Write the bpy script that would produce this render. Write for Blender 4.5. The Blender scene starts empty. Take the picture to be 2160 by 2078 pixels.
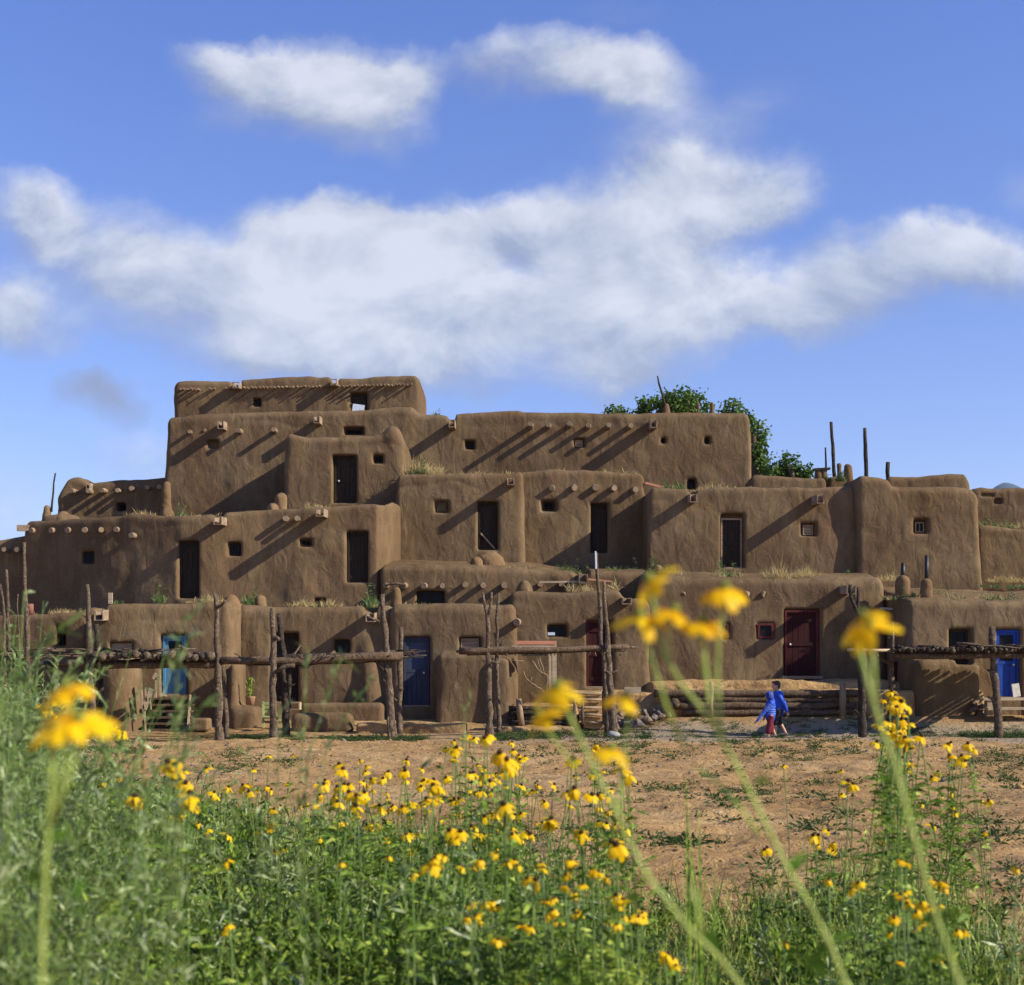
import bpy, math, random
import numpy as np
from mathutils import Vector, Matrix
random.seed(7); rng = np.random.default_rng(11)
C = bpy.context.scene.collection
F, HY, CX, CZ = 3000.0, 1400.0, 1080.0, 1.8      # survey of the place: lens, horizon, axis, eye height

def P(x, y, Y):
    return np.array([(x-CX)/F*Y, Y, CZ+(HY-y)/F*Y])
def ss(a, b, x):
    t = np.clip((x-a)/(b-a), 0, 1); return t*t*(3-2*t)

# ------------------------------------------------------------------ materials
def nodes_of(m):
    m.use_nodes = True; nt = m.node_tree; nt.nodes.clear(); return nt
def N(nt, t, **kw):
    n = nt.nodes.new(t)
    for k, v in kw.items():
        if k.startswith('i_'):
            n.inputs[k[2:].replace('_', ' ')].default_value = v
        elif k.startswith('n_'):
            n.inputs[int(k[2:])].default_value = v
        else: setattr(n, k, v)
    return n
def ramp(nt, fac, stops, interp='LINEAR'):
    r = nt.nodes.new('ShaderNodeValToRGB'); r.color_ramp.interpolation = interp
    e = r.color_ramp.elements
    while len(e) < len(stops): e.new(0.5)
    for el, (p, c) in zip(e, stops):
        el.position = p; el.color = (*c, 1) if len(c) == 3 else c
    nt.links.new(fac, r.inputs[0]); return r.outputs[0]
def mixc(nt, fac, a, b, mode='MIX'):
    m = nt.nodes.new('ShaderNodeMix'); m.data_type = 'RGBA'; m.blend_type = mode
    for s, v in ((m.inputs[0], fac), (m.inputs[6], a), (m.inputs[7], b)):
        if hasattr(v, 'is_linked'): nt.links.new(v, s)
        else: s.default_value = v if not isinstance(v, tuple) else (*v, 1)[:4]
    return m.outputs[2]
def noise(nt, vec, scale, detail=4, rough=.55, dist=0.0):
    n = N(nt, 'ShaderNodeTexNoise'); n.inputs['Scale'].default_value = scale
    n.inputs['Detail'].default_value = detail; n.inputs['Roughness'].default_value = rough
    n.inputs['Distortion'].default_value = dist
    nt.links.new(vec, n.inputs['Vector']); return n.outputs[0]
def finish(nt, col, rough=.9, bump=None, bstr=.5, bdist=.02, trans=None, spec=.2, metal=0):
    b = N(nt, 'ShaderNodeBsdfPrincipled'); b.inputs['Roughness'].default_value = rough
    b.inputs['Specular IOR Level'].default_value = spec; b.inputs['Metallic'].default_value = metal
    if hasattr(col, 'is_linked'): nt.links.new(col, b.inputs['Base Color'])
    else: b.inputs['Base Color'].default_value = (*col, 1)
    if bump is not None:
        bn = N(nt, 'ShaderNodeBump'); bn.inputs['Strength'].default_value = bstr; bn.inputs['Distance'].default_value = bdist
        nt.links.new(bump, bn.inputs['Height']); nt.links.new(bn.outputs[0], b.inputs['Normal'])
    o = N(nt, 'ShaderNodeOutputMaterial'); s = b.outputs[0]
    if trans:
        t = N(nt, 'ShaderNodeBsdfTranslucent')
        if hasattr(col, 'is_linked'): nt.links.new(col, t.inputs[0])
        else: t.inputs[0].default_value = (*col, 1)
        mx = N(nt, 'ShaderNodeMixShader'); mx.inputs[0].default_value = trans
        nt.links.new(s, mx.inputs[1]); nt.links.new(t.outputs[0], mx.inputs[2]); s = mx.outputs[0]
    nt.links.new(s, o.inputs[0])
def pos(nt, scale=None):
    g = N(nt, 'ShaderNodeNewGeometry'); v = g.outputs['Position']
    if scale:
        m = N(nt, 'ShaderNodeMapping'); m.inputs['Scale'].default_value = scale
        nt.links.new(v, m.inputs[0]); v = m.outputs[0]
    return v
def addf(nt, a, b, ka=1.0, kb=1.0):
    m1 = N(nt, 'ShaderNodeMath', operation='MULTIPLY'); m1.inputs[1].default_value = ka; nt.links.new(a, m1.inputs[0])
    m2 = N(nt, 'ShaderNodeMath', operation='MULTIPLY_ADD'); m2.inputs[1].default_value = kb
    nt.links.new(b, m2.inputs[0]); nt.links.new(m1.outputs[0], m2.inputs[2]); return m2.outputs[0]
M = {}
def mat_adobe(name, tint=(1, 1, 1)):
    m = bpy.data.materials.new(name); nt = nodes_of(m); p = pos(nt)
    t = lambda c: tuple(a*b for a, b in zip(c, tint))
    big = noise(nt, p, .55, 5, .6, .4)
    c = ramp(nt, big, [(.3, t((.130, .081, .040))), (.5, t((.166, .109, .057))), (.7, t((.216, .149, .081)))])
    med = noise(nt, pos(nt, (1, 1, .45)), 2.6, 6, .62, .6)
    c = mixc(nt, ramp(nt, med, [(.42, (0, 0, 0)), (.68, (.55, .55, .55))]), c, t((.092, .060, .035)))
    red = noise(nt, pos(nt, (1.0, 1.0, .5)), .9, 3, .5)
    c = mixc(nt, ramp(nt, red, [(.55, (0, 0, 0)), (.72, (.4, .4, .4))]), c, t((.165, .090, .051)))
    var = noise(nt, p, .13, 2, .5, 0)
    c = mixc(nt, ramp(nt, var, [(.35, (0, 0, 0)), (.65, (1, 1, 1))]), c, mixc(nt, 1.0, c, (.86, .87, .90), 'MULTIPLY'))
    st = noise(nt, pos(nt, (5.0, 5.0, .35)), 1.0, 5, .6, .3)
    c = mixc(nt, ramp(nt, st, [(.56, (0, 0, 0)), (.74, (.55, .55, .55))]), c, t((.088, .056, .034)))
    st2 = noise(nt, pos(nt, (3.4, 3.4, .5)), 1.3, 5, .6, .6)
    c = mixc(nt, ramp(nt, st2, [(.60, (0, 0, 0)), (.78, (.5, .5, .5))]), c, t((.27, .20, .125)))
    sp = noise(nt, p, 24, 2, .75)
    c = mixc(nt, ramp(nt, sp, [(.62, (0, 0, 0)), (.74, (.5, .5, .5))]), c, t((.42, .33, .22)))
    sd = noise(nt, p, 19, 2, .7)
    c = mixc(nt, ramp(nt, sd, [(.28, (.5, .5, .5)), (.40, (0, 0, 0))]), c, t((.09, .058, .036)))
    f1 = noise(nt, pos(nt, (1, 1, .6)), 3.2, 4, .5, .8); f2 = noise(nt, p, 34, 3, .75)
    h = addf(nt, f1, f2, 1.0, .16)
    finish(nt, c, .97, h, .8, .06, spec=.03)
    M[name] = m
mat_adobe('adobe'); mat_adobe('adobe_pale', (1.12, 1.12, 1.1)); mat_adobe('adobe_chimney', (1.1, 1.05, 1.0))
def mat_wood(name, c1, c2, sc=(14, 14, 1.2), bs=.5, rough=.85):
    m = bpy.data.materials.new(name); nt = nodes_of(m); p = pos(nt, sc)
    a = noise(nt, p, 1.5, 6, .7, .5); c = ramp(nt, a, [(.3, c1), (.7, c2)])
    finish(nt, c, rough, a, bs, .012, spec=.15); M[name] = m
def mat_bark(name, c1, c2, c3):
    m = bpy.data.materials.new(name); nt = nodes_of(m); a = noise(nt, pos(nt, (9, 9, 5)), 1.6, 7, .75, .8); g2 = noise(nt, pos(nt), 26, 4, .7)
    s = addf(nt, a, g2, .6, .4); c = ramp(nt, s, [(.38, c1), (.52, c2), (.66, c3)]); finish(nt, c, .9, s, 1.0, .035, spec=.1); M[name] = m
mat_bark('wood_pole', (.035, .025, .017), (.12, .085, .055), (.34, .27, .2))
mat_bark('wood_log', (.04, .026, .016), (.12, .08, .05), (.26, .185, .12))
mat_wood('wood_post', (.16, .10, .06), (.36, .25, .15), (14, 14, 1.5))
mat_bark('wood_pole_dark', (.015, .011, .008), (.05, .038, .028), (.17, .13, .1))
mat_wood('wood_flat', (.17, .11, .065), (.42, .31, .2), (1.2, 10, 14))
mat_wood('wood_plank', (.28, .2, .12), (.55, .43, .29), (1.0, 12, 14))
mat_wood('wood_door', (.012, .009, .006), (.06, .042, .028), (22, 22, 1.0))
mat_wood('wood_spout', (.15, .10, .06), (.38, .28, .19), (6, 1.5, 6))
mat_wood('beam_end', (.17, .115, .07), (.33, .235, .15), (8, 8, 8))
mat_wood('paint_blue', (.033, .037, .06), (.058, .064, .10), (9, 9, 1.5), .25)
mat_wood('paint_teal', (.06, .17, .28), (.12, .27, .38), (9, 9, 1.5), .25)
mat_wood('paint_bright_blue', (.016, .05, .25), (.026, .08, .36), (6, 6, 1.5), .2, .6)
mat_wood('paint_red', (.07, .014, .014), (.13, .03, .028), (9, 9, 1.5), .25)
mat_wood('paint_red_shaded', (.025, .008, .007), (.055, .014, .012), (16, 16, 1.0), .25)  # red darkened in its colour for the shade of the recessed doors
mat_wood('board_red', (.42, .17, .10), (.55, .26, .16), (1, 8, 8), .2)
mat_wood('bark', (.05, .035, .022), (.16, .12, .08), (10, 10, 3), .9)
def mat_plain(name, col, rough=.6, spec=.3, metal=0, ns=12, var=.25, trans=None):
    m = bpy.data.materials.new(name); nt = nodes_of(m); p = pos(nt)
    a = noise(nt, p, ns, 4, .6)
    c = ramp(nt, a, [(.25, tuple(v*(1-var) for v in col)), (.75, tuple(min(1, v*(1+var)) for v in col))])
    finish(nt, c, rough, a, .2, .004, trans=trans, spec=spec, metal=metal); M[name] = m
mat_plain('glass', (.010, .011, .014), .35, .12)
mat_plain('void_shade', (.008, .007, .006), .95, .05)  # near-black colour stands for the shade inside open windows
mat_plain('metal_pipe', (.035, .033, .035), .5, .4, .5)
mat_plain('rust_pipe', (.22, .09, .06), .8, .2)
mat_plain('pale_board', (.55, .6, .66), .6)
mat_plain('white_board', (.62, .6, .52), .7)
mat_plain('rock', (.15, .125, .10), .9, .15, 0, 7, .45)
mat_plain('rock_brown', (.2, .135, .085), .9, .15, 0, 7, .4)
mat_plain('rock_white', (.26, .25, .23), .8, .2, 0, 5, .25)
mat_plain('clay_pot', (.36, .2, .11), .8)
mat_plain('crate_green', (.28, .33, .12), .8)
mat_plain('skin', (.5, .28, .19), .5, .3, 0, 20, .1)
mat_plain('hair', (.045, .028, .016), .6, .3, 0, 60, .5)
mat_plain('jacket', (.018, .075, .46), .6, .3, 0, 14, .3)
mat_plain('jacket_dark', (.01, .035, .28), .6, .3, 0, 14, .3)
mat_plain('stripe', (.25, .34, .62), .6)
mat_plain('collar_green', (.3, .75, .35), .7)
mat_plain('shorts_red', (.13, .01, .02), .7)
mat_plain('shorts_dark', (.012, .012, .018), .7)
mat_plain('shoe', (.12, .1, .09), .7)
def mat_leaf(name, cols, ns=3.0, trans=.3, rough=.6, spec=.2, fine=40):
    m = bpy.data.materials.new(name); nt = nodes_of(m); p = pos(nt)
    a = noise(nt, p, ns, 3, .6); b = noise(nt, p, fine, 2, .6)
    s = addf(nt, a, b, .5, .5)
    c = ramp(nt, s, [(.36+.28*i/(len(cols)-1), c) for i, c in enumerate(cols)])
    finish(nt, c, rough, trans=trans, spec=spec); M[name] = m
mat_leaf('leaf_greygreen', [(.025, .05, .010), (.16, .23, .05), (.58, .63, .33)], spec=.45, rough=.45)  # foreground leaf ramps also carry painted pale highlights and near-black shaded gaps
mat_leaf('leaf_green', [(.022, .05, .007), (.13, .22, .022), (.46, .52, .09)])
mat_leaf('leaf_grass', [(.04, .08, .012), (.21, .29, .045), (.55, .58, .19)])
mat_leaf('leaf_lush', [(.05, .13, .014), (.09, .2, .022), (.14, .26, .03)])
mat_leaf('leaf_tree', [(.035, .075, .012), (.085, .15, .025), (.16, .25, .06)], 1.2, .3, fine=9)
mat_leaf('grass_dry', [(.26, .18, .07), (.44, .33, .14), (.62, .5, .25)], 5)
mat_leaf('leaf_roof', [(.05, .09, .02), (.1, .15, .045), (.22, .24, .09)], 4)
mat_leaf('leaf_ground', [(.02, .045, .01), (.04, .08, .018), (.09, .12, .035)], 4)
mat_leaf('stem_green', [(.28, .36, .07), (.40, .48, .11), (.48, .56, .17)], 6, .15)
mat_leaf('petal', [(.82, .45, .004), (.91, .58, .006), (.93, .67, .012)], 30, .4, .5)
mat_leaf('stem_mass', [(.07, .13, .02), (.12, .19, .04), (.2, .27, .07)], 6, .1)
mat_plain('cone', (.05, .026, .012), .9, .1, 0, 200, .5)
mat_plain('cone_green', (.20, .22, .04), .8, .1, 0, 150, .5)

# ground
m = bpy.data.materials.new('dirt'); nt = nodes_of(m); p = pos(nt)
a = noise(nt, p, .35, 6, .6, .3)
c = ramp(nt, a, [(.3, (.34, .202, .080)), (.5, (.43, .268, .115)), (.7, (.51, .345, .17))])
b = noise(nt, p, 2.2, 7, .68, .4)
c = mixc(nt, ramp(nt, b, [(.45, (0, 0, 0)), (.72, (.75, .75, .75))]), c, (.17, .095, .048))
sep = N(nt, 'ShaderNodeSeparateXYZ'); nt.links.new(p, sep.inputs[0])
yn = addf(nt, sep.outputs[1], noise(nt, p, .8, 3, .5), 1.0, 1.6)
band = ramp(nt, N(nt, 'ShaderNodeMapRange', n_1=30.0, n_2=42.0).outputs[0], [(0, (0, 0, 0)), (.3, (0, 0, 0)), (.36, (1, 1, 1)), (.55, (1, 1, 1)), (.62, (0, 0, 0))])
mr = [n for n in nt.nodes if n.type == 'MAP_RANGE'][0]; nt.links.new(yn, mr.inputs[0])
xm = ramp(nt, N(nt, 'ShaderNodeMapRange', n_1=-4.0, n_2=4.0).outputs[0], [(0, (0, 0, 0)), (1, (.8, .8, .8))])
mr2 = [n for n in nt.nodes if n.type == 'MAP_RANGE'][1]; nt.links.new(sep.outputs[0], mr2.inputs[0])
bm_ = mixc(nt, 1.0, band, xm, 'MULTIPLY')
c = mixc(nt, bm_, c, (.30, .25, .18))
sp = noise(nt, p, 11, 3, .8)
c = mixc(nt, ramp(nt, sp, [(.62, (0, 0, 0)), (.7, (.8, .8, .8))]), c, (.62, .46, .31))
c = mixc(nt, ramp(nt, sp, [(.30, (.8, .8, .8)), (.38, (0, 0, 0))]), c, (.16, .09, .055))
h = addf(nt, b, noise(nt, p, 9, 5, .7), 1.0, .6)
finish(nt, c, .97, h, 1.0, .14, spec=.04); M['dirt'] = m
mat_plain('hill', (.05, .085, .11), .95, .05, 0, .004, .3)  # blue of the distant haze is partly put into this base colour

# ------------------------------------------------------------------ object helpers
def tag(o, label=None, cat=None, group=None, kind=None):
    if label: o['label'] = label
    if cat: o['category'] = cat
    if group: o['group'] = group
    if kind: o['kind'] = kind
    return o
def thing(name, label, cat, loc, group=None):
    o = bpy.data.objects.new(name, None); C.objects.link(o); o.location = tuple(float(v) for v in loc)
    o.empty_display_size = .2
    return tag(o, label, cat, group)
def root_of(o):
    while o.parent: o = o.parent
    return o
def mesh_obj(name, V, Q, mat, parent=None, loc=None, smooth=True, T=None):
    """V (n,3) world coordinates, Q (m,4) quads, T (k,3) triangles"""
    V = np.asarray(V, dtype=np.float64).reshape(-1, 3)
    if parent is not None: base = np.array(root_of(parent).location)
    else: base = np.array(loc if loc is not None else (0, 0, 0), dtype=float)
    me = bpy.data.meshes.new(name)
    Q = np.asarray(Q if Q is not None else [], dtype=np.int32).reshape(-1, 4)
    T = np.asarray(T if T is not None else [], dtype=np.int32).reshape(-1, 3)
    me.vertices.add(len(V)); me.vertices.foreach_set('co', (V-base).astype(np.float32).ravel())
    me.loops.add(Q.size+T.size); me.loops.foreach_set('vertex_index', np.concatenate([Q.ravel(), T.ravel()]))
    me.polygons.add(len(Q)+len(T))
    ls = np.concatenate([np.arange(len(Q))*4, Q.size+np.arange(len(T))*3]).astype(np.int32)
    me.polygons.foreach_set('loop_start', ls)
    me.polygons.foreach_set('use_smooth', np.full(len(Q)+len(T), smooth))
    me.update(calc_edges=True); me.validate()
    me.materials.append(M[mat] if isinstance(mat, str) else mat)
    o = bpy.data.objects.new(name, me); C.objects.link(o)
    if parent is not None: o.parent = parent
    else: o.location = tuple(base)
    return o
class MB:
    def __init__(s): s.V = []; s.Q = []; s.T = []; s.n = 0
    def add(s, V, Q=(), T=()):
        V = np.asarray(V, float).reshape(-1, 3); s.V.append(V)
        if len(Q): s.Q.append(np.asarray(Q, int).reshape(-1, 4)+s.n)
        if len(T): s.T.append(np.asarray(T, int).reshape(-1, 3)+s.n)
        s.n += len(V); return s
    def box(s, c, size, rot=None, jit=0.0):
        h = np.array(size)/2
        V = np.array([[x, y, z] for x in (-1, 1) for y in (-1, 1) for z in (-1, 1)])*h
        if jit: V = V+rng.normal(0, jit, V.shape)
        if rot is not None: V = V @ np.array(Matrix.Rotation(rot[0], 3, rot[1]) if not isinstance(rot, Matrix) else rot).T
        return s.add(V+np.array(c), [(0, 1, 3, 2), (4, 6, 7, 5), (0, 4, 5, 1), (2, 3, 7, 6), (0, 2, 6, 4), (1, 5, 7, 3)])
    def bar(s, a, b, w, h, up=(0, 0, 1), jit=0.0):
        """rectangular board from a to b"""
        a = np.array(a, float); b = np.array(b, float); d = b-a; L = np.linalg.norm(d); d /= L
        u = np.array(up, float); sd = np.cross(d, u); sd /= np.linalg.norm(sd); u = np.cross(sd, d)
        R = Matrix(((d[0], sd[0], u[0]), (d[1], sd[1], u[1]), (d[2], sd[2], u[2])))
        return s.box((a+b)/2, (L, w, h), R, jit)
    def tube(s, pts, rad, n=8, cap=True, wob=0.0):
        pts = np.asarray(pts, float); k = len(pts); rad = np.broadcast_to(np.asarray(rad, float), (k,)).copy()
        tang = np.gradient(pts, axis=0); tang /= np.linalg.norm(tang, axis=1)[:, None]+1e-9
        ref = np.array([0, 0, 1.0]) if abs(tang[0][2]) < .8 else np.array([0, 1.0, 0])
        V = []
        for i in range(k):
            u = np.cross(tang[i], ref); u /= np.linalg.norm(u); w = np.cross(tang[i], u)
            for j in range(n):
                a = 2*math.pi*j/n; r = rad[i]*(1+(random.uniform(-wob, wob) if wob else 0))
                V.append(pts[i]+(u*math.cos(a)+w*math.sin(a))*r)
        Q = [(i*n+j, i*n+(j+1) % n, (i+1)*n+(j+1) % n, (i+1)*n+j) for i in range(k-1) for j in range(n)]
        T = []
        if cap:
            V += [pts[0], pts[-1]]; a0 = k*n; a1 = a0+1
            T = [(a0, (j+1) % n, j) for j in range(n)]+[(a1, (k-1)*n+j, (k-1)*n+(j+1) % n) for j in range(n)]
        return s.add(V, Q, T)
    def build(s, name, mat, parent=None, loc=None, smooth=False):
        return mesh_obj(name, np.concatenate(s.V), np.concatenate(s.Q) if s.Q else None, mat, parent, loc, smooth, np.concatenate(s.T) if s.T else None)
def pole_path(pts, seg=.35, wob=.02):
    """densify a polyline with small natural wander"""
    pts = [np.array(p, float) for p in pts]; out = [pts[0]]
    for a, b in zip(pts, pts[1:]):
        n = max(1, int(np.linalg.norm(b-a)/seg))
        for i in range(1, n+1):
            q = a+(b-a)*i/n
            if i < n: q = q+rng.normal(0, wob, 3)
            out.append(q)
    return np.array(out)
def log(name, pts, r0, r1, mat, parent=None, n=9, wob=.08, wander=.012, **kw):
    pp = pole_path(pts, .3, wander); k = len(pp)
    rad = np.linspace(r0, r1, k)*(1+rng.normal(0, .05, k))
    return MB().tube(pp, rad, n, True, wob).build(name, mat, parent, smooth=True, **kw)

# ------------------------------------------------------------------ signed distance modelling
TAB = rng.random((32, 32, 32)).astype(np.float32)
def vnoise(p, s, off=0.0):
    q = p/s+off+100.0; i = np.floor(q).astype(np.int32); f = (q-i).astype(np.float32); f = f*f*(3-2*f); i &= 31; j = (i+1) & 31
    x0, y0, z0 = i.T; x1, y1, z1 = j.T; fx, fy, fz = f.T
    a = TAB[x0, y0, z0]*(1-fx)+TAB[x1, y0, z0]*fx; b = TAB[x0, y1, z0]*(1-fx)+TAB[x1, y1, z0]*fx
    c = TAB[x0, y0, z1]*(1-fx)+TAB[x1, y0, z1]*fx; d = TAB[x0, y1, z1]*(1-fx)+TAB[x1, y1, z1]*fx
    return (a*(1-fy)+b*fy)*(1-fz)+(c*(1-fy)+d*fy)*fz-.5
def nets(V, org, h):
    S = V < 0; shp = np.array(V.shape)-1
    cnt = np.zeros(shp, np.float32); acc = np.zeros((3, *shp), np.float32)
    for ax in range(3):
        o1, o2 = [i for i in range(3) if i != ax]
        for da in (0, 1):
            for db in (0, 1):
                sl = [None]*3; sl[ax] = slice(0, -1); sl[o1] = slice(da, da+shp[o1]); sl[o2] = slice(db, db+shp[o2])
                s2 = list(sl); s2[ax] = slice(1, None)
                v0 = V[tuple(sl)]; v1 = V[tuple(s2)]; c = S[tuple(sl)] != S[tuple(s2)]
                t = np.where(c, v0/np.where(c, v0-v1, 1), 0)
                cnt += c; acc[ax] += t; acc[o1] += c*da; acc[o2] += c*db
    m = cnt > 0; idx = np.full(shp, -1, np.int32); idx[m] = np.arange(m.sum())
    ii = np.argwhere(m); ver = (ii+(acc[:, m]/cnt[m]).T)*h+org
    Q = []
    for ax in range(3):
        o1, o2 = [(1, 2), (2, 0), (0, 1)][ax]
        sl = [slice(None)]*3; sl[ax] = slice(0, -1); s2 = [slice(None)]*3; s2[ax] = slice(1, None)
        a = S[tuple(sl)]; b = S[tuple(s2)]
        for flip, cr in ((False, a & ~b), (True, ~a & b)):
            e = np.argwhere(cr); e = e[(e[:, o1] > 0) & (e[:, o2] > 0) & (e[:, o1] < shp[o1]) & (e[:, o2] < shp[o2])]
            if not len(e): continue
            def g(d1, d2):
                q = e.copy(); q[:, o1] -= d1; q[:, o2] -= d2; return idx[q[:, 0], q[:, 1], q[:, 2]]
            quad = np.stack([g(1, 1), g(0, 1), g(0, 0), g(1, 0)], 1)
            Q.append(quad[:, ::-1] if flip else quad)
    return ver, np.concatenate(Q)
def smax(a, b, k):
    h = np.clip(.5+.5*(a-b)/k, 0, 1); return b*(1-h)+a*h+k*h*(1-h)
def smin(a, b, k): return -smax(-a, -b, k)
def rbox(p, lo, hi, r):
    lo = np.array(lo); hi = np.array(hi); q = np.abs(p-(lo+hi)/2)-(hi-lo)/2+r
    return np.linalg.norm(np.maximum(q, 0), axis=-1)+np.minimum(q.max(-1), 0)-r
def capsule(p, a, b, ra, rb):
    a = np.array(a, float); b = np.array(b, float); ab = b-a; t = np.clip(((p-a)@ab)/(ab@ab+1e-9), 0, 1)
    return np.linalg.norm(p-(a+t[..., None]*ab), axis=-1)-(ra+(rb-ra)*t)
def ellip(p, c, r):
    r = np.array(r, float); q = (p-np.array(c))/r; k = np.linalg.norm(q, axis=-1)
    return (k-1)*r.min() if r.min() > .6*r.max() else k*(k-1)/(np.linalg.norm(q/r, axis=-1)+1e-9)
def sdf_mesh(fn, lo, hi, h, noise_amp=(), cut=.4):
    lo = np.array(lo, float)-2*h; n = np.ceil((np.array(hi)-lo)/h).astype(int)+3
    ax = [lo[i]+np.arange(n[i])*h for i in range(3)]
    g = np.stack(np.meshgrid(*ax, indexing='ij'), -1)
    D = fn(g)
    if noise_amp:
        mk = np.abs(D) < cut; pp = g[mk]; d = np.zeros(len(pp))
        for i, (s, a) in enumerate(noise_amp): d += a*2*vnoise(pp, s, i*7.3)
        D = D.copy(); D[mk] += d
    D[0] = D[-1] = h; D[:, 0] = D[:, -1] = h; D[:, :, 0] = D[:, :, -1] = h
    return nets(D.astype(np.float32), lo, h)
def adobe_blob(name, prims, mat='adobe', h=.035, k=.08, parent=None, loc=None, na=((.5, .015), (.16, .008))):
    """prims: ('c',a,b,ra,rb) ('e',c,r) ('b',lo,hi,r)"""
    los = []; his = []
    for q in prims:
        if q[0] == 'c':
            R = max(q[3], q[4]); los.append(np.minimum(q[1], q[2])-R); his.append(np.maximum(q[1], q[2])+R)
        elif q[0] == 'e': los.append(np.array(q[1])-np.array(q[2])); his.append(np.array(q[1])+np.array(q[2]))
        else: los.append(np.array(q[1])); his.append(np.array(q[2]))
    lo = np.min(los, 0)-.08; hi = np.max(his, 0)+.08
    def fn(g):
        D = None
        for q in prims:
            d = capsule(g, *q[1:]) if q[0] == 'c' else ellip(g, q[1], q[2]) if q[0] == 'e' else rbox(g, q[1], q[2], q[3])
            D = d if D is None else smin(D, d, k)
        return D
    V, Q = sdf_mesh(fn, lo, hi, h, na)
    return mesh_obj(name, V, Q, mat, parent, loc)

mat_plain('pane_curtain', (.04, .055, .10), .5, .2)
# ------------------------------------------------------------------ adobe houses
def house(label, Y, prof, zb, D, r=.17, base=None, opens=(), bumps=(), bend=None, slope=0., batter=.02, h=.056, yb=None, mat='adobe', parts=True, amp=1.0):
    Yat = (lambda q: Y+float(np.interp(q, [b[0] for b in bend], [b[1] for b in bend]))) if bend else (lambda q: Y)
    pts = np.array([P(x, y, Yat(x)) for x, y in prof]); X = pts[:, 0]; Z = pts[:, 2]
    zt = Z.max(); xl0, xr0 = X[0], X[-1]
    if base: xlb, xrb = (base[0]-CX)/F*Yat(base[0]), (base[1]-CX)/F*Yat(base[1])
    else: xlb, xrb = xl0, xr0
    zl, zr = Z[0], Z[-1]
    root = thing('adobe_house', label, 'house', ((xlb+xrb)/2, Y, zb), 'stacked adobe houses of the pueblo')
    bx = np.array([(b[0]-CX)/F*(Y+b[1]) for b in bend]) if bend else None
    bd = np.array([b[1] for b in bend]) if bend else None
    ops = []
    for o in opens:
        x0, y0, x1, y1, dep, spl = o
        Yo = Yat((x0+x1)/2); a = P(x0, y1, Yo); b = P(x1, y0, Yo); ops.append((a[0], b[0], a[2], b[2], dep, spl))
    def fn(g):
        x, y, z = g[..., 0], g[..., 1], g[..., 2]
        top = np.interp(x, X, Z)+slope*np.maximum(y-Y, 0)
        tl = np.clip((zl-z)/max(.1, zl-zb), 0, 1); tr = np.clip((zr-z)/max(.1, zr-zb), 0, 1)
        xl = xl0+(xlb-xl0)*tl; xr = xr0+(xrb-xr0)*tr
        yf = Y-batter*(zt-z)
        if bend: yf = yf+np.interp(x, bx, bd)
        qx = np.maximum(xl-x, x-xr)+r; qy = np.maximum(yf-y, y-(Y+D))+r; qz = np.maximum(z-top, zb-z)+r
        d = np.sqrt(np.maximum(qx, 0)**2+np.maximum(qy, 0)**2+np.maximum(qz, 0)**2)+np.minimum(np.maximum(np.maximum(qx, qy), qz), 0)-r
        for q in bumps:
            e = capsule(g, *q[1:5]) if q[0] == 'c' else ellip(g, q[1], q[2]) if q[0] == 'e' else rbox(g, q[1], q[2], q[3])
            d = smin(d, e, .14)
        return d
    def carve(D, g):
        x, y, z = g[..., 0], g[..., 1], g[..., 2]
        for (a, b, c, e, dep, spl) in ops:
            yy = Y+(np.interp((a+b)/2, bx, bd) if bend else 0)-batter*(zt-(c+e)/2)
            s = spl*np.clip((yy+dep-y)/dep, 0, 1)
            o = np.maximum(np.maximum(a-s-x, x-b-s), np.maximum(np.maximum(c-s*.6-z, z-e-s*.4), y-(yy+dep)))
            D = smax(D, -o, .045)
        return D
    lo = np.array([min(xl0, xlb)-.1, Y-.35-batter*(zt-zb), zb-.05]); hi = np.array([max(xr0, xrb)+.1, Y+D+.1, zt+slope*D+.15])
    if bend: lo[1] = min(lo[1], Y+bd.min()-.35)
    for q in bumps:
        if q[0] == 'b': lo = np.minimum(lo, np.array(q[1])-.1); hi = np.maximum(hi, np.array(q[2])+.1)
        elif q[0] == 'e': lo = np.minimum(lo, np.array(q[1])-np.array(q[2])-.1); hi = np.maximum(hi, np.array(q[1])+np.array(q[2])+.1)
        else:
            R = max(q[3], q[4])+.1; lo = np.minimum(lo, np.minimum(q[1], q[2])-R); hi = np.maximum(hi, np.maximum(q[1], q[2])+R)
    lo[2] = zb-.05; lo -= 2*h; n = np.ceil((hi-lo)/h).astype(int)+3
    ax = [lo[i]+np.arange(n[i])*h for i in range(3)]
    g = np.stack(np.meshgrid(*ax, indexing='ij'), -1)
    Dm = fn(g); mk = np.abs(Dm) < .3; pp = g[mk]
    nz = np.zeros(len(pp)); st = pp*np.array([1, 1, .7])
    for i, (s, a) in enumerate(((1.3, .055), (.48, .029), (.2, .010))): nz += a*2*amp*vnoise(st, s, i*7.3)
    # rain-washed gullies: plaster sags a little below the crown
    zt_l = np.interp(pp[:, 0], X, Z); nz += amp*.05*np.clip(vnoise(pp*np.array([1, 1, .2]), 1.7, Y*1.3)+.12, 0, 1)*np.exp(-((zt_l-.42+.5*vnoise(pp, .9, 3.)-pp[:, 2])/.08)**2)*(pp[:, 1] < Y+.5)
    Dm[mk] += nz
    if ops: Dm = carve(Dm, g)
    Dm[0] = Dm[-1] = h; Dm[:, 0] = Dm[:, -1] = h; Dm[:, :, 0] = Dm[:, :, -1] = h
    V, Q = nets(Dm.astype(np.float32), lo, h)
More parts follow.
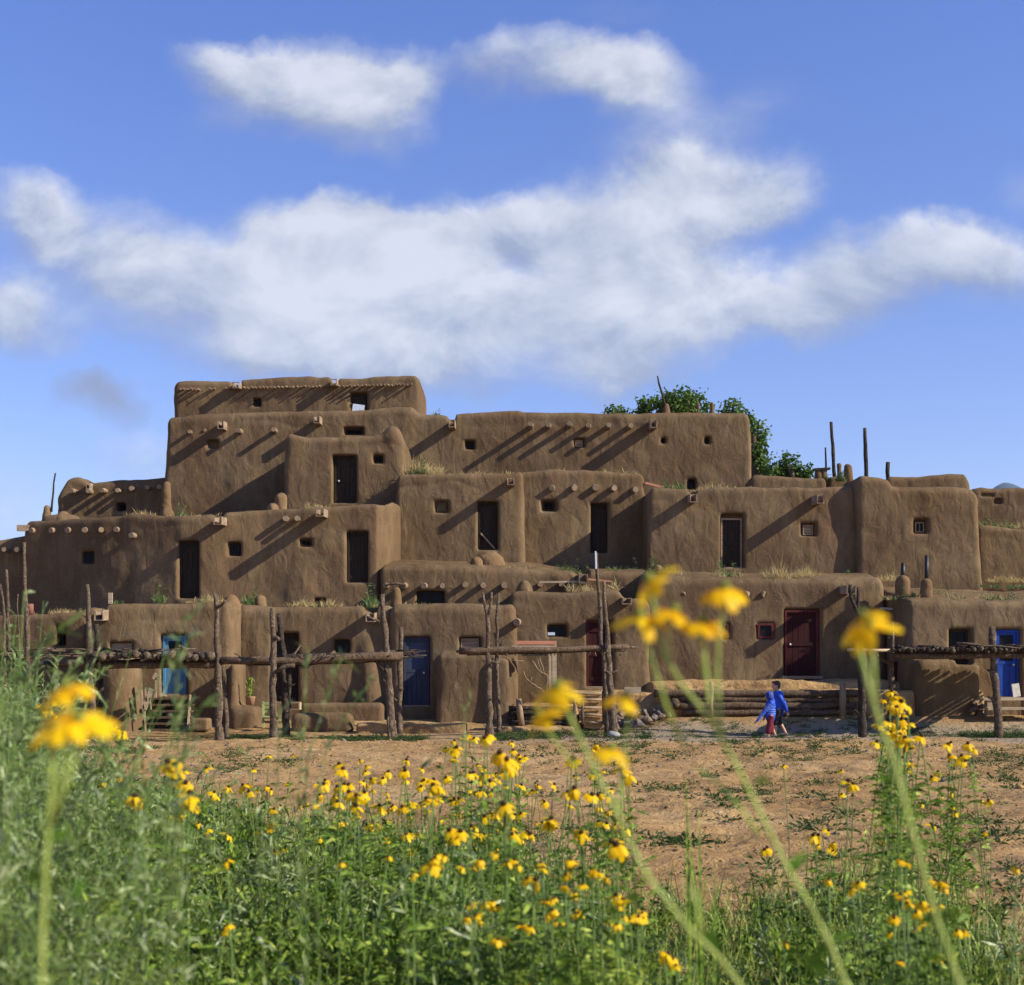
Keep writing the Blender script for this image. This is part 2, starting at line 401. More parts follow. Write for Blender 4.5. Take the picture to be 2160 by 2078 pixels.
    mesh_obj('wall', V, Q, mat, root)
    root['_Y'] = Y
    def wy(x, z=None):
        return Yat(x)-batter*(zt-(z if z is not None else (zt+zb)/2))
    root_fn[root.name] = wy; root_yat[root.name] = Yat
    return root
root_fn = {}; root_yat = {}
def wallY(hs, x, y):
    Y = hs['_Y']; z = P(x, y, Y)[2]; return float(root_fn[hs.name](x, z))
def rect(hs, x0, y0, x1, y1):
    Y = root_yat[hs.name]((x0+x1)/2); a = P(x0, y1, Y); b = P(x1, y0, Y); return a[0], b[0], a[2], b[2]
def beam(hs, x, y, L=.45, r=.085, mat='beam_end', name='roof_beam'):
    Y = hs['_Y']; yw = wallY(hs, x, y); X, _, Z = P(x, y, yw-L*.7)
    pts = [(X, yw+.35, Z), (X+rng.normal(0, .01), yw-L*.5, Z+.01), (X+rng.normal(0, .02), yw-L, Z)]
    rr = r*rng.uniform(.9, 1.1)
    b = MB().tube(pts, [rr*1.05, rr, rr*.93], 12, True, .06).build(name, mat, hs, smooth=False)
    return b
def spout(hs, x0, y0, x1, y1, L=.6, tilt=.06):
    """square wooden drain trough through the parapet"""
    yw = wallY(hs, (x0+x1)/2, (y0+y1)/2); a = P(x0, y1, yw-L*.7); b = P(x1, y0, yw-L*.7)
    X0, X1, Z0, Z1 = a[0], b[0], a[2], b[2]; t = .022; m = MB(); ya, yb = yw+.45, yw-L; dz = -tilt
    m.bar(((X0+X1)/2, ya, Z0), ((X0+X1)/2, yb, Z0+dz), X1-X0, t)
    for X in (X0+t/2, X1-t/2): m.bar((X, ya, (Z0+Z1)/2+t/2), (X, yb+.01, (Z0+Z1)/2+dz+t/2), t, Z1-Z0, jit=.003)
    m.bar((X0, yb+.05, Z1+dz-.005), (X1, yb+.05, Z1+dz-.005), .05, t)
    return m.build('drain_spout', 'wood_spout', hs)
def door(hs, x0, y0, x1, y1, dep=.28, mat='wood_door', fmat=None, glass=None, frame=.05, handle=None, brace=False, label=None, pane='glass'):
    X0, X1, Z0, Z1 = rect(hs, x0, y0, x1, y1); yw = wallY(hs, (x0+x1)/2, (y0+y1)/2)+dep-.05
    fm = fmat or mat; w = X1-X0; hgt = Z1-Z0
    n = max(3, int(w/.16)); m = MB(); pw = (w-2*frame)/n
    zt = Z1-frame
    zm = Z0+(zt-Z0)*.5 if glass else zt
    for i in range(n):
        xc = X0+frame+pw*(i+.5); m.box((xc, yw+.03+rng.uniform(0, .012), (Z0+zm)/2), (pw-.008, .04, zm-Z0-.01), jit=.0015)
    if glass:
        for (xa, xb, za, zb_) in ((X0+frame, X0+frame+.08, zm, zt), (X1-frame-.08, X1-frame, zm, zt), (X0+frame+.08, X1-frame-.08, zm, zm+.09), (X0+frame+.08, X1-frame-.08, zt-.08, zt)):
            m.box(((xa+xb)/2, yw+.03, (za+zb_)/2), (xb-xa, .045, zb_-za))
    else:
        for fz in (.12, .5, .88): m.box(((X0+X1)/2, yw-.002, Z0+fz*(zt-Z0)), (w-2*frame-.02, .02, .1))
    if brace: m.bar((X0+frame, yw-.035, Z0+.62*hgt*.55), (X1-frame, yw-.035, Z0+.04), .05, .02, up=(0, 1, 0))
    d = m.build('door', mat, hs); 
    if label: d['label'] = label
    f = MB()
    for (xa, xb, za, zb_) in ((X0, X0+frame, Z0, Z1), (X1-frame, X1, Z0, Z1), (X0+frame, X1-frame, Z1-frame, Z1)):
        f.box(((xa+xb)/2, yw+.012, (za+zb_)/2), (xb-xa, .1, zb_-za))
    f.build('door_frame', fm, d)
    MB().box(((X0+X1)/2, yw-.01, Z0-.03), (w+.06, .2, .06)).build('threshold', 'wood_flat', d)
    if glass:
        MB().box(((X0+X1)/2, yw+.04, (zm+zt)/2), (w-2*frame-.14, .012, zt-zm-.15)).build('pane', pane, d)
    if handle is not None:
        MB().tube([(X0+frame+.09 if handle < 0 else X1-frame-.09, yw+.0, Z0+hgt*.48), (X0+frame+.09 if handle < 0 else X1-frame-.09, yw-.06, Z0+hgt*.48)], [.022, .03], 8).build('handle', 'white_board', d, smooth=True)
    if brace:
        MB().bar((X0+frame+.02, yw-.06, Z0+.36*hgt), (X1-frame-.02, yw-.06, Z0+.05), .045, .02, up=(0, 1, 0)).build('brace', 'wood_flat', d)
    return d
def window(hs, x0, y0, x1, y1, dep=.25, fmat='wood_door', frame=.035, pane='glass', bars=True, label=None):
    X0, X1, Z0, Z1 = rect(hs, x0, y0, x1, y1); yw = wallY(hs, (x0+x1)/2, (y0+y1)/2)+dep-.05; f = MB()
    for (xa, xb, za, zb_) in ((X0, X0+frame, Z0, Z1), (X1-frame, X1, Z0, Z1), (X0+frame, X1-frame, Z1-frame, Z1), (X0+frame, X1-frame, Z0, Z0+frame)):
        f.box(((xa+xb)/2, yw, (za+zb_)/2), (xb-xa, .06, zb_-za))
    if bars:
        f.box(((X0+X1)/2, yw+.002, (Z0+Z1)/2), (.018, .03, Z1-Z0-2*frame))
    w = f.build('window', fmat, hs)
    if label: w['label'] = label
    MB().box(((X0+X1)/2, yw+.03, (Z0+Z1)/2), (X1-X0-2*frame+.004, .012, Z1-Z0-2*frame+.004)).build('pane', pane, w)  # unglazed openings get a near-black sheet here for their inner shade
    return w
def chim(hs, x, yt, yb, wt, wb, Y, pipe=None, name='chimney'):
    """clay chimney; pixel top/bottom/width at distance Y"""
    a = P(x, yb, Y); b = P(x, yt, Y); s = Y/F; rb = wb*s/2; rt = wt*s/2
    lo = a+np.array([0, 0, -.15]); m = adobe_blob(name, [('c', lo, b-np.array([0, 0, rt*.75]), rb, rt)], 'adobe_chimney', .035, .05, parent=hs, na=((.3, .02), (.12, .01)))
    if pipe:
        q = P(pipe[0], pipe[1], Y); MB().tube([(b[0]+(q[0]-b[0])*.2, Y, b[2]-.15), (q[0], Y, q[2])], pipe[2], 12).build('stovepipe', pipe[3], m, smooth=True)
    return m
def mound(hs, x0, y0, x1, y1, Y, dy=.3, name='clay_mound'):
    a = P(x0, y1, Y); b = P(x1, y0, Y); c = (a+b)/2; r = (b-a)/2
    return adobe_blob(name, [('e', (c[0], Y, a[2]-.05), (r[0], dy, (b[2]-a[2]+.05)))], 'adobe_chimney', .035, .05, parent=hs, na=((.3, .03), (.12, .012)))

DK = .28
# -- top storey
h5 = house('topmost small adobe house on the roofline with a fringe of stick ends under its parapet', 51,
    [(367, 806), (373, 803), (477, 801), (488, 803), (491, 815), (506, 815), (509, 798), (560, 796), (692, 794), (697, 797), (699, 808), (712, 808), (715, 797), (800, 793), (876, 791), (887, 797)], 10.0, 3.5, .2, (367, 889),
    opens=[(536, 841, 547, 856, .3, .06), (741, 829, 772, 868, .3, .08)])
spout(h5, 492, 804, 506, 816, .5); spout(h5, 698, 798, 711, 810, .5)
door(h5, 742, 830, 771, 868, .28, 'wood_door')
MB().box(P(756, 861, 50.75), (.42, .03, .26), (math.radians(8), 'Y')).build('board', 'pale_board', h5)
window(h5, 537, 842, 546, 855)
for i in range(62):
    x = 379+i*8.0; yy = 821-(x-379)*.021+rng.uniform(-1, 1)
    if 420 < x < 470 and rng.random() < .6: continue
    if x > 868: break
    beam(h5, x, yy, rng.uniform(.2, .34), .03, 'beam_end', 'roof_stick')
# -- fourth storey
h4 = house('wide upper adobe house below the top house with long beam shadows across its wall', 48,
    [(351, 884), (358, 879), (426, 876), (470, 872), (512, 870), (598, 866), (683, 867), (769, 864), (868, 860), (884, 873), (930, 874), (944, 876), (947, 884), (959, 884), (962, 873), (1020, 869), (1060, 866), (1092, 865), (1106, 869), (1249, 870), (1380, 874), (1449, 870), (1573, 869), (1585, 876)], 5.9, 3.6, .2, (342, 1594), slope=.06,
    opens=[(439, 929, 459, 945, .25, .05), (727, 902, 765, 916, .3, .05), (983, 930, 999, 946, .35, .06), (1212, 926, 1231, 943, .16, .04), (1395, 924, 1403, 935, .35, .03), (1487, 923, 1496, 936, .35, .03), (1450, 1011, 1467, 1032, .35, .02)])
spout(h4, 461, 886, 474, 902, .62); spout(h4, 663, 876, 676, 890, .65); spout(h4, 947, 884, 960, 899, .75); spout(h4, 1371, 883, 1385, 900, .78)
for x, y, L, r in ((400, 911, .25, .07), (432, 908, .08, .05), (505, 909, .4, .08), (578, 907, .45, .085)): beam(h4, x, y, L, r)
for x, y, L in ((1120, 896, .74), (1157, 897, .56), (1203, 895, .6), (1242, 898, .44), (1285, 898, .5), (1329, 899, .48)): beam(h4, x, y, L, .09)
for a in ((984, 931, 998, 945), (1451, 1012, 1466, 1030)): window(h4, *a, dep=.33)
for a in ((1396, 925, 1402, 934), (1488, 924, 1495, 935)): window(h4, *a, dep=.33, frame=.02, bars=False)
window(h4, 729, 904, 763, 915, dep=.28, frame=.03, pane='void_shade')
window(h4, 1214, 928, 1229, 942, .15, 'wood_flat', .02, 'wood_flat', False)
chim(h4, 1406, 853, 880, 10, 24, 49.2); 
chim(h4, 1472, 849, 874, 6, 6.5, 49.5, name='chimney_pipe'); chim(h4, 1502, 849, 874, 7, 8, 49.5, name='chimney_pipe')
# -- left back room
hA = house('low adobe house behind a clay pillar at the far left end of the roofline', 48.7,
    [(123, 1040), (130, 1030), (141, 1012), (152, 1006), (165, 1005), (177, 1011), (188, 1018), (215, 1017), (260, 1013), (300, 1011), (330, 1008), (360, 1004)], 6.2, 2.5, .18, (122, 362),
    opens=[(247, 1061, 264, 1077, .3, .04)])
for x, y in ((154, 1036), (187, 1036), (218, 1035), (247, 1035), (278, 1031), (313, 1029), (338, 1028)): beam(hA, x, y, .4, .085)
window(hA, 248, 1062, 263, 1076, .28, pane='void_shade'); spout(hA, 183, 1017, 191, 1034, .35)
# -- third storey
hD = house('block-like adobe house with a plank door jutting from the upper wall', 44.8,
    [(602, 920), (606, 911), (626, 916), (650, 920), (689, 921), (740, 919), (787, 917), (808, 912), (822, 905), (834, 905), (846, 914), (853, 926)], 6.1, 3.6, .22, (594, 858),
    opens=[(703, 961, 750, 1061, .3, .04), (789, 960, 806, 976, .3, .05)],
    bumps=[('e', P(828, 925, 45.1), (.27, .35, .38)), ('c', P(838, 950, 45.3), P(840, 1060, 45.3), .24, .3)])
door(hD, 704, 962, 750, 1061, .28, 'wood_door', handle=-1); window(hD, 790, 961, 805, 975, .28, pane='void_shade')
hE = house('adobe house with a diagonally braced dark door and one small niche', 43.8,
    [(834, 1003), (842, 998), (900, 997), (992, 999), (1060, 999), (1080, 998), (1094, 993), (1104, 994)], 4.5, 4.4, .16, (834, 1106),
    opens=[(919, 1058, 943, 1080, .2, .07), (1008, 1058, 1049, 1160, .3, .02)])
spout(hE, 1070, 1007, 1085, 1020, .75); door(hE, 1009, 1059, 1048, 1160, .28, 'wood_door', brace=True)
window(hE, 922, 1060, 941, 1078, .19, 'adobe', .02, 'adobe', False)
hF = house('adobe house with a row of five beam ends over a narrow black doorway', 44.4,
    [(1084, 1006), (1096, 996), (1119, 995), (1170, 992), (1221, 991), (1300, 995), (1353, 998), (1361, 1003)], 4.6, 4.0, .16, (1084, 1368),
    opens=[(1146, 1057, 1169, 1076, .3, .09), (1247, 1062, 1281, 1166, .34, .02)])
for x, y in ((1165, 1030), (1211, 1029), (1256, 1029), (1295, 1030), (1338, 1033)): beam(hF, x, y, .18, .1)
window(hF, 1147, 1058, 1168, 1075, .28, pane='void_shade'); door(hF, 1248, 1063, 1280, 1166, .32, 'wood_door')
MB().bar(P(1361, 1019, 44.5), P(1400, 1029, 44.5), .12, .07).build('plank', 'board_red', hF)
hG = house('broad adobe house with a dark plank door between its two drain spouts', 42.5,
    [(1368, 1036), (1380, 1028), (1449, 1028), (1455, 1034), (1458, 1041), (1466, 1041), (1472, 1030), (1500, 1027), (1650, 1026), (1758, 1026), (1815, 1027)], 4.0, 4.6, .16, (1360, 1820),
    opens=[(1521, 1084, 1568, 1198, .3, .03), (1692, 1104, 1718, 1129, .22, .07)], slope=.03)
spout(hG, 1454, 1040, 1469, 1056, .62); spout(hG, 1720, 1042, 1735, 1059, .85)
door(hG, 1522, 1092, 1567, 1196, .28, 'wood_door', fmat='wood_flat'); window(hG, 1695, 1107, 1716, 1128, .2, 'wood_flat', .03, 'wood_flat', False)
hH = house('tall blank adobe house with one small barred window behind two clay chimneys', 42.2,
    [(1806, 1010), (1815, 1003), (1858, 1006), (1875, 1012), (1884, 1024), (1972, 1027), (2053, 1031), (2066, 1040)], 3.6, 4.5, .22, (1806, 2079),
    opens=[(1930, 1096, 1954, 1124, .26, .06)])
window(hH, 1933, 1101, 1952, 1122, .24, 'wood_flat', .03)
hI = house('far right upper adobe house with crumbling plaster along its top', 46.2, [(2050, 1034), (2070, 1030), (2110, 1033), (2160, 1031), (2230, 1035), (2280, 1034)], 4.6, 3, .12, None, opens=[(2098, 1052, 2112, 1062, .12, .02), (2070, 1043, 2096, 1047, .06, .02)], amp=1.3)
hI2 = house('far right adobe house one terrace lower, its wall crossed by a slanting shadow', 44.6, [(2060, 1108), (2075, 1106), (2120, 1110), (2160, 1114), (2250, 1115), (2330, 1116)], 4.0, 2.0, .15, None)
hJ = house('low adobe parapet room on the roof right of the upper wall', 46.2, [(1583, 1004), (1600, 1001), (1660, 1004), (1700, 1006), (1738, 1005), (1746, 1010)], 6.6, 1.6, .15, None)
hK = house('low adobe roof room behind the tall blank house, seen above its parapet', 46.4, [(1868, 1010), (1880, 1005), (1950, 1003), (2015, 1000), (2036, 1001), (2045, 1012)], 6.6, 1.8, .16, (1868, 2046))
hL = house('small rounded adobe roof lump with grass beside it, left of the tall blank house', 46.6, [(1745, 1012), (1752, 1003), (1775, 1001), (1785, 1006), (1790, 1014)], 6.6, 1.2, .16, None)
chim(hL, 1770, 979, 1003, 9, 11, 46.9); chim(hL, 1789, 980, 1004, 17, 21, 46.9)
# -- second storey, left
hB = house('long left terrace adobe house with two black doors and small beam ends', 41.5,
    [(52, 1112), (58, 1100), (120, 1097), (180, 1095), (230, 1089), (280, 1083), (310, 1084), (345, 1086), (420, 1086), (446, 1085), (452, 1090), (468, 1090), (474, 1082), (520, 1077), (563, 1074), (606, 1070), (698, 1066), (740, 1063), (785, 1060), (806, 1063), (826, 1060), (842, 1066), (850, 1072)], 2.95, 6.6, .17, (46, 852),
    opens=[(377, 1141, 419, 1262, .3, .02), (173, 1164, 199, 1188, .25, .02), (484, 1145, 505, 1171, .26, .06), (633, 1137, 655, 1152, .26, .05), (731, 1121, 774, 1229, .3, .03), (664, 1262, 685, 1274, .25, .02)],
    bend=[(46, 1.85), (130, 1.3), (215, .75), (300, .36), (380, .03), (420, 0), (500, .12), (560, .16), (640, 0), (794, 0), (808, .28), (850, 2.5)])
for x in (68, 109, 143, 179, 212, 245): beam(hB, x, 1120-(x-68)*.015, .16, .085)
for x in (602, 626): beam(hB, x, 1094, .25, .08)
beam(hB, 280, 1130, .3, .08); spout(hB, 453, 1088, 471, 1103, .75); spout(hB, 668, 1071, 686, 1086, .85)
MB().bar(P(72, 1114, 43.3), P(36, 1114, 43.2), .16, .18).build('drain_spout', 'wood_spout', hB)
door(hB, 378, 1142, 418, 1262, .28, 'wood_door'); door(hB, 732, 1122, 773, 1229, .28, 'wood_door')
window(hB, 174, 1165, 198, 1187, .23); window(hB, 485, 1146, 504, 1170, .24); window(hB, 634, 1138, 654, 1151, .24, pane='void_shade'); window(hB, 665, 1262, 684, 1273, .23, pane='void_shade')
chim(hB, 351, 1018, 1084, 17, 27, 45); mound(hB, 336, 1070, 368, 1090, 44.6)
chim(hB, 592, 1043, 1075, 26, 28, 43.5); mound(hB, 562, 1062, 590, 1078, 43, .3)
chim(hB, 99, 1067, 1098, 13, 24, 44.5); mound(hB, 86, 1084, 178, 1102, 44, .5); mound(hB, 118, 1079, 148, 1090, 44.3, .3)
hC = house('low adobe wall end at the left edge with bars of shadow on it', 43.8, [(-90, 1140), (0, 1138), (30, 1134), (60, 1128), (120, 1126)], 2.6, 2.2, .18, (-90, 120))
for x in (-60, -25, 10, 40): beam(hC, x, 1160, .5, .08)
# strip house between second and first storeys
hS = house('low adobe house strip with short beam ends and a wide black window', 41.3,
    [(798, 1200), (806, 1194), (870, 1193), (963, 1195), (1020, 1198), (1106, 1201), (1170, 1205), (1210, 1208), (1216, 1216), (1240, 1216), (1246, 1207), (1300, 1206), (1372, 1207)], 2.6, 3.0, .17, None, slope=.14,
    opens=[(880, 1247, 936, 1276, .28, .03)])
for x, y in ((813, 1236), (853, 1236), (895, 1236), (933, 1236), (980, 1234), (1019, 1235), (1063, 1235), (1140, 1233), (1185, 1233)): beam(hS, x, y, .26, .085)
MB().tube([P(812, 1234, 40.95), P(835, 1231, 40.9), P(856, 1234, 40.95)], .035, 8).build('pole', 'wood_pole', hS)
window(hS, 881, 1248, 935, 1275, .26, 'wood_door', .04, 'glass')
spout(hS, 1221, 1208, 1239, 1226, .7); MB().bar(P(1138, 1228, 40.9), P(1234, 1227, 40.9), .12, .05).build('shelf_board', 'wood_plank', hS)
MB().bar(P(1241, 1222, 41.0), P(1290, 1227, 41.0), .1, .05).build('plank', 'board_red', hS)
chim(hS, 1005, 1177, 1204, 26, 34, 41.9); mound(hS, 992, 1163, 1068, 1200, 43.0, .5)
chim(hS, 1387, 1194, 1222, 24, 30, 41.3)
chim(hS, 836, 1240, 1282, 20, 30, 40.7, name='clay_pillar')
# -- ground storey
hM = house('leftmost ground level adobe house in shade behind tall grey-green weeds', 39.6, [(-90, 1297), (0, 1296), (60, 1294), (120, 1291), (185, 1290)], -.3, 2.6, .18, None, opens=[(119, 1319, 137, 1362, .3, .03)], bend=[(-90, .3), (185, 0)])
window(hM, 120, 1320, 136, 1361, .28, pane='void_shade')
MB().tube([P(64, 1298, 40), P(64, 1274, 40)], [.09, .09], 12).build('stovepipe', 'rust_pipe', hM, smooth=True)
hN = house('ground level adobe house with a teal door, a rounded bastion and wooden steps', 38.0,
    [(176, 1284), (182, 1279), (200, 1279), (204, 1288), (219, 1288), (224, 1275), (300, 1272), (400, 1270), (458, 1268), (480, 1267), (487, 1270)], -.3, 3.9, .2, (172, 490),
    opens=[(339, 1340, 393, 1466, .26, .03), (234, 1356, 279, 1400, .14, .02)],
    bumps=[('c', P(255, 1420, 37.4), P(252, 1560, 37.3), .52, .62), ('b', P(478, 1560, 37.45), P(519, 1395, 38.6), .15), ('b', P(484, 1560, 37.3), P(556, 1489, 38.3), .2)])
spout(hN, 202, 1284, 221, 1304, .55); door(hN, 341, 1341, 391, 1464, .24, 'paint_teal', glass=True, frame=.06)
MB().box(P(257, 1377, 38.08), (.55, .05, .5)).build('shutter', 'wood_flat', hN)
MB().box(P(233, 1262, 38.6), (.11, .05, .3)).build('board', 'wood_plank', hN)
mound(hN, 470, 1254, 507, 1276, 39, .35); chim(hN, 550, 1258, 1280, 26, 32, 40.2)
hO = house('ground level adobe house with a dark doorway and one small square window', 39.3,
    [(498, 1286), (509, 1277), (620, 1278), (763, 1279), (770, 1286), (774, 1297), (790, 1297), (797, 1280), (830, 1277)], -.3, 2.9, .2, None,
    opens=[(572, 1336, 627, 1480, .3, .03), (706, 1350, 736, 1376, .26, .03)],
    bumps=[('c', P(775, 1345, 39.45), P(785, 1500, 39.3), .25, .38), ('c', P(545, 1345, 39.5), P(545, 1480, 39.5), .2, .3)])
door(hO, 574, 1338, 626, 1480, .28, 'wood_door'); window(hO, 707, 1351, 735, 1375, .24)
spout(hO, 773, 1290, 792, 1307, .7)
hP = house('ground level adobe house with a dark blue half-glazed door and a low bastion in front', 39.0,
    [(822, 1284), (829, 1278), (900, 1276), (1000, 1275), (1060, 1273), (1081, 1270), (1091, 1276)], -.3, 2.6, .22, (822, 1094),
    opens=[(850, 1344, 906, 1490, .26, .02), (970, 1345, 1012, 1372, .2, .03)],
    bumps=[('b', P(922, 1560, 38.0), P(1052, 1380, 39.2), .14), ('b', P(1036, 1560, 37.8), P(1076, 1386, 39.2), .14)])
door(hP, 851, 1345, 905, 1488, .24, 'paint_blue', glass=True, frame=.06, handle=1, pane='pane_curtain'); window(hP, 972, 1347, 1010, 1368, .18, 'wood_flat', .03, 'wood_flat', False)
beam(hP, 1090, 1313, .2, .1)
hR = house('ground level adobe house with a dark red door behind tall bark posts', 39.5,
    [(1073, 1254), (1078, 1246), (1100, 1242), (1186, 1248), (1240, 1244), (1272, 1243), (1306, 1246), (1314, 1258), (1322, 1264), (1360, 1265), (1368, 1270)], -.2, 2.4, .18, (1070, 1377),
    opens=[(1156, 1319, 1193, 1342, .26, .05), (1238, 1309, 1291, 1450, .24, .03)])
window(hR, 1157, 1320, 1192, 1341, .24, 'wood_door', .03, 'glass'); MB().box(P(1163, 1337, 39.55), (.2, .04, .08)).build('board', 'pale_board', hR)
door(hR, 1239, 1310, 1290, 1448, .22, 'paint_red_shaded', fmat='paint_red', frame=.04)
mound(hR, 1087, 1226, 1125, 1250, 40, .35); spout(hR, 1312, 1258, 1332, 1270, .5)
hU = house('ground level adobe house with a red door and two small red framed windows', 39.8,
    [(1355, 1224), (1363, 1217), (1450, 1219), (1600, 1220), (1780, 1221), (1840, 1220), (1858, 1219), (1868, 1226)], .4, 2.8, .2, (1352, 1872), slope=.13,
    opens=[(1524, 1315, 1538, 1348, .1, .02), (1597, 1314, 1632, 1348, .08, .02), (1655, 1285, 1728, 1430, .2, .03)])
window(hU, 1524, 1316, 1537, 1347, .1, 'paint_red', .05, 'glass', False); window(hU, 1598, 1315, 1631, 1347, .06, 'paint_red', .06, 'glass', False)
door(hU, 1656, 1287, 1727, 1426, .17, 'paint_red_shaded', fmat='paint_red', frame=.06, handle=-1)
MB().box(P(1690, 1429, 39.5), (1.1, .5, .07)).build('doorstep', 'wood_flat', hU)
for x in (1442, 1576, 1612): beam(hU, x, 1254, .03, .085)
spout(hU, 1781, 1233, 1800, 1249, .95)
MB().bar(P(1858, 1283, 39.3), P(1884, 1285, 39.0), .06, .06).build('metal_spout', 'rock_white', hU)
hV = house('rightmost ground level adobe house with a bright blue door under a brush roof rack', 37.8,
    [(1915, 1270), (1921, 1264), (1990, 1265), (2070, 1267), (2160, 1270), (2300, 1272), (2330, 1276)], -.1, 4.2, .2, (1914, 2330), slope=.14,
    opens=[(2100, 1328, 2152, 1470, .22, .03), (2006, 1328, 2046, 1400, .3, .06)],
    bumps=[('b', P(1934, 1560, 37.1), P(2046, 1392, 38.0), .2)])
window(hV, 2008, 1331, 2044, 1398, .28, 'wood_door', .04, 'glass'); door(hV, 2101, 1329, 2151, 1470, .2, 'paint_bright_blue', glass=True, frame=.05, handle=1)
chim(hV, 1904, 1216, 1256, 30, 32, 39.3, (1905, 1188, .06, 'metal_pipe')); chim(hV, 1954, 1222, 1264, 24, 30, 38.6, (1955, 1172, .055, 'metal_pipe'))
MB().bar(P(1900, 1395, 38.7), P(1900, 1500, 38.7), .5, .05, up=(0, 1, 0)).build('shutter', 'paint_red_shaded', hV)
# ------------------------------------------------------------------ ground, terraces, hills
def gz(X, Y):
    X = np.asarray(X, float); Y = np.asarray(Y, float)
    hi = .05+.37*ss(1.5, 5, X)
    z = ss(34.9, 37.1, Y)*hi
    z = z+ss(36.8, 38.6, Y)*(.28-.05)*(1-ss(1.5, 5, X))
    far = ss(70, 600, Y)*2.0
    return z+far
def gnoise(X, Y):
    p = np.stack([X, Y, np.zeros_like(X)], -1).reshape(-1, 3)
    n = .16*vnoise(p, 3.1, 2)+.12*vnoise(p, 1.1, 9)+.085*vnoise(p, .42, 4)+.04*vnoise(p, .18, 4)
    k = ss(4, 9, Y.ravel())*(1-.75*ss(33, 34.6, Y.ravel())); return (n*k).reshape(X.shape)
ys = np.concatenate([np.linspace(-300, -4, 12), np.linspace(-3, 9, 60), np.arange(9.1, 20, .07), np.arange(20, 39, .09), np.linspace(39.5, 70, 40), np.geomspace(75, 9000, 40)])
xs = np.concatenate([-np.geomspace(4500, 19, 34), np.arange(-18, 18, .085), np.geomspace(19, 4500, 34)])
GX, GY = np.meshgrid(xs, ys); GZ = gz(GX, GY)+gnoise(GX, GY)
nY, nX = GX.shape; I = np.arange(nY*nX).reshape(nY, nX)
Qg = np.stack([I[:-1, :-1], I[:-1, 1:], I[1:, 1:], I[1:, :-1]], -1).reshape(-1, 4)
g = mesh_obj('ground', np.stack([GX, GY, GZ], -1).reshape(-1, 3), Qg, 'dirt'); tag(g, 'bare reddish dirt field with a grey path in front of the houses', 'ground', kind='structure')
def ground_z(X, Y): return float(gz(X, Y)+gnoise(np.array([X], float), np.array([float(Y)]))[0])

def terrace(name, label, prims, h=.06):
    o = adobe_blob(name, prims, 'dirt', h, .1, na=((.7, .05), (.25, .03), (.12, .015))); return tag(o, label, 'terrace', kind='structure')
terrace('terrace', 'dirt terrace behind the log retaining wall at the red door', [('b', P(1385, 1560, 37.25), np.array([12.4, 40, 1.10]), .12), ('b', P(1370, 1540, 38.4), np.array([12.4, 40.2, 1.33]), .15)])
terrace('terrace', 'low dirt terrace behind the dark logs in the middle', [('b', P(1078, 1560, 37.2), np.array([1.75, 39.8, .70]), .12), ('b', P(1200, 1560, 38.1), np.array([3.9, 39.8, 1.05]), .2), ('e', np.array([4.2, 38.0, .55]), (1.0, .9, .45))])
terrace('kerb', 'sunlit earth kerb below the blue door', [('b', P(752, 1560, 36.2), P(985, 1524, 36.9), .06), ('b', P(1050, 1560, 36.3), P(1210, 1530, 37.0), .06)], .04)
# far blue hills
hb = MB(); hv = []; n = 90
for i in range(n):
    x = -4600+9200*i/(n-1); z = 14+14*abs(math.sin(i*.7))+9*math.sin(i*1.9)
    hv += [(x, 5200, -2), (x, 5500+40*math.sin(i), max(8, z)), (x, 5900, -2)]
hp = [(2070, 1130), (2080, 1060), (2090, 1034), (2099, 1027), (2106, 1023), (2114, 1019), (2121, 1018), (2128, 1019), (2136, 1021), (2146, 1025), (2158, 1031), (2180, 1042), (2230, 1060), (2300, 1075), (2400, 1120), (2500, 1250)]
pv = []
for j, (x, y) in enumerate(hp):
    q = P(x, y, 5000); pv += [(q[0], 4100, -2), (q[0]-15*math.sin(j*2.1), 4560, q[2]*.55), tuple(q), (q[0], 6000, -2)]
pq = [(4*j+k, 4*j+4+k, 4*j+5+k, 4*j+1+k) for j in range(len(hp)-1) for k in range(3)]
hb.add(pv, pq); hb.add(hv, [(3*j+k, 3*j+3+k, 3*j+4+k, 3*j+1+k) for j in range(n-1) for k in range(2)])
tag(hb.build('hills', 'hill', smooth=True), 'distant blue mountain peak beyond the right end of the roofs', 'hills', kind='structure')
hz = bpy.data.materials.new('haze'); nt = nodes_of(hz); v = N(nt, 'ShaderNodeVolumePrincipled'); v.inputs['Density'].default_value = 4e-5; v.inputs['Color'].default_value = (.72, .83, 1, 1); v.inputs['Anisotropy'].default_value = .2
nt.links.new(v.outputs[0], N(nt, 'ShaderNodeOutputMaterial').inputs['Volume']); M['haze'] = hz
tag(MB().box((0, 4400, 340), (9400, 9700, 700)).build('haze', 'haze'), 'thin pale blue air between the houses and the far mountain', 'haze', kind='stuff')

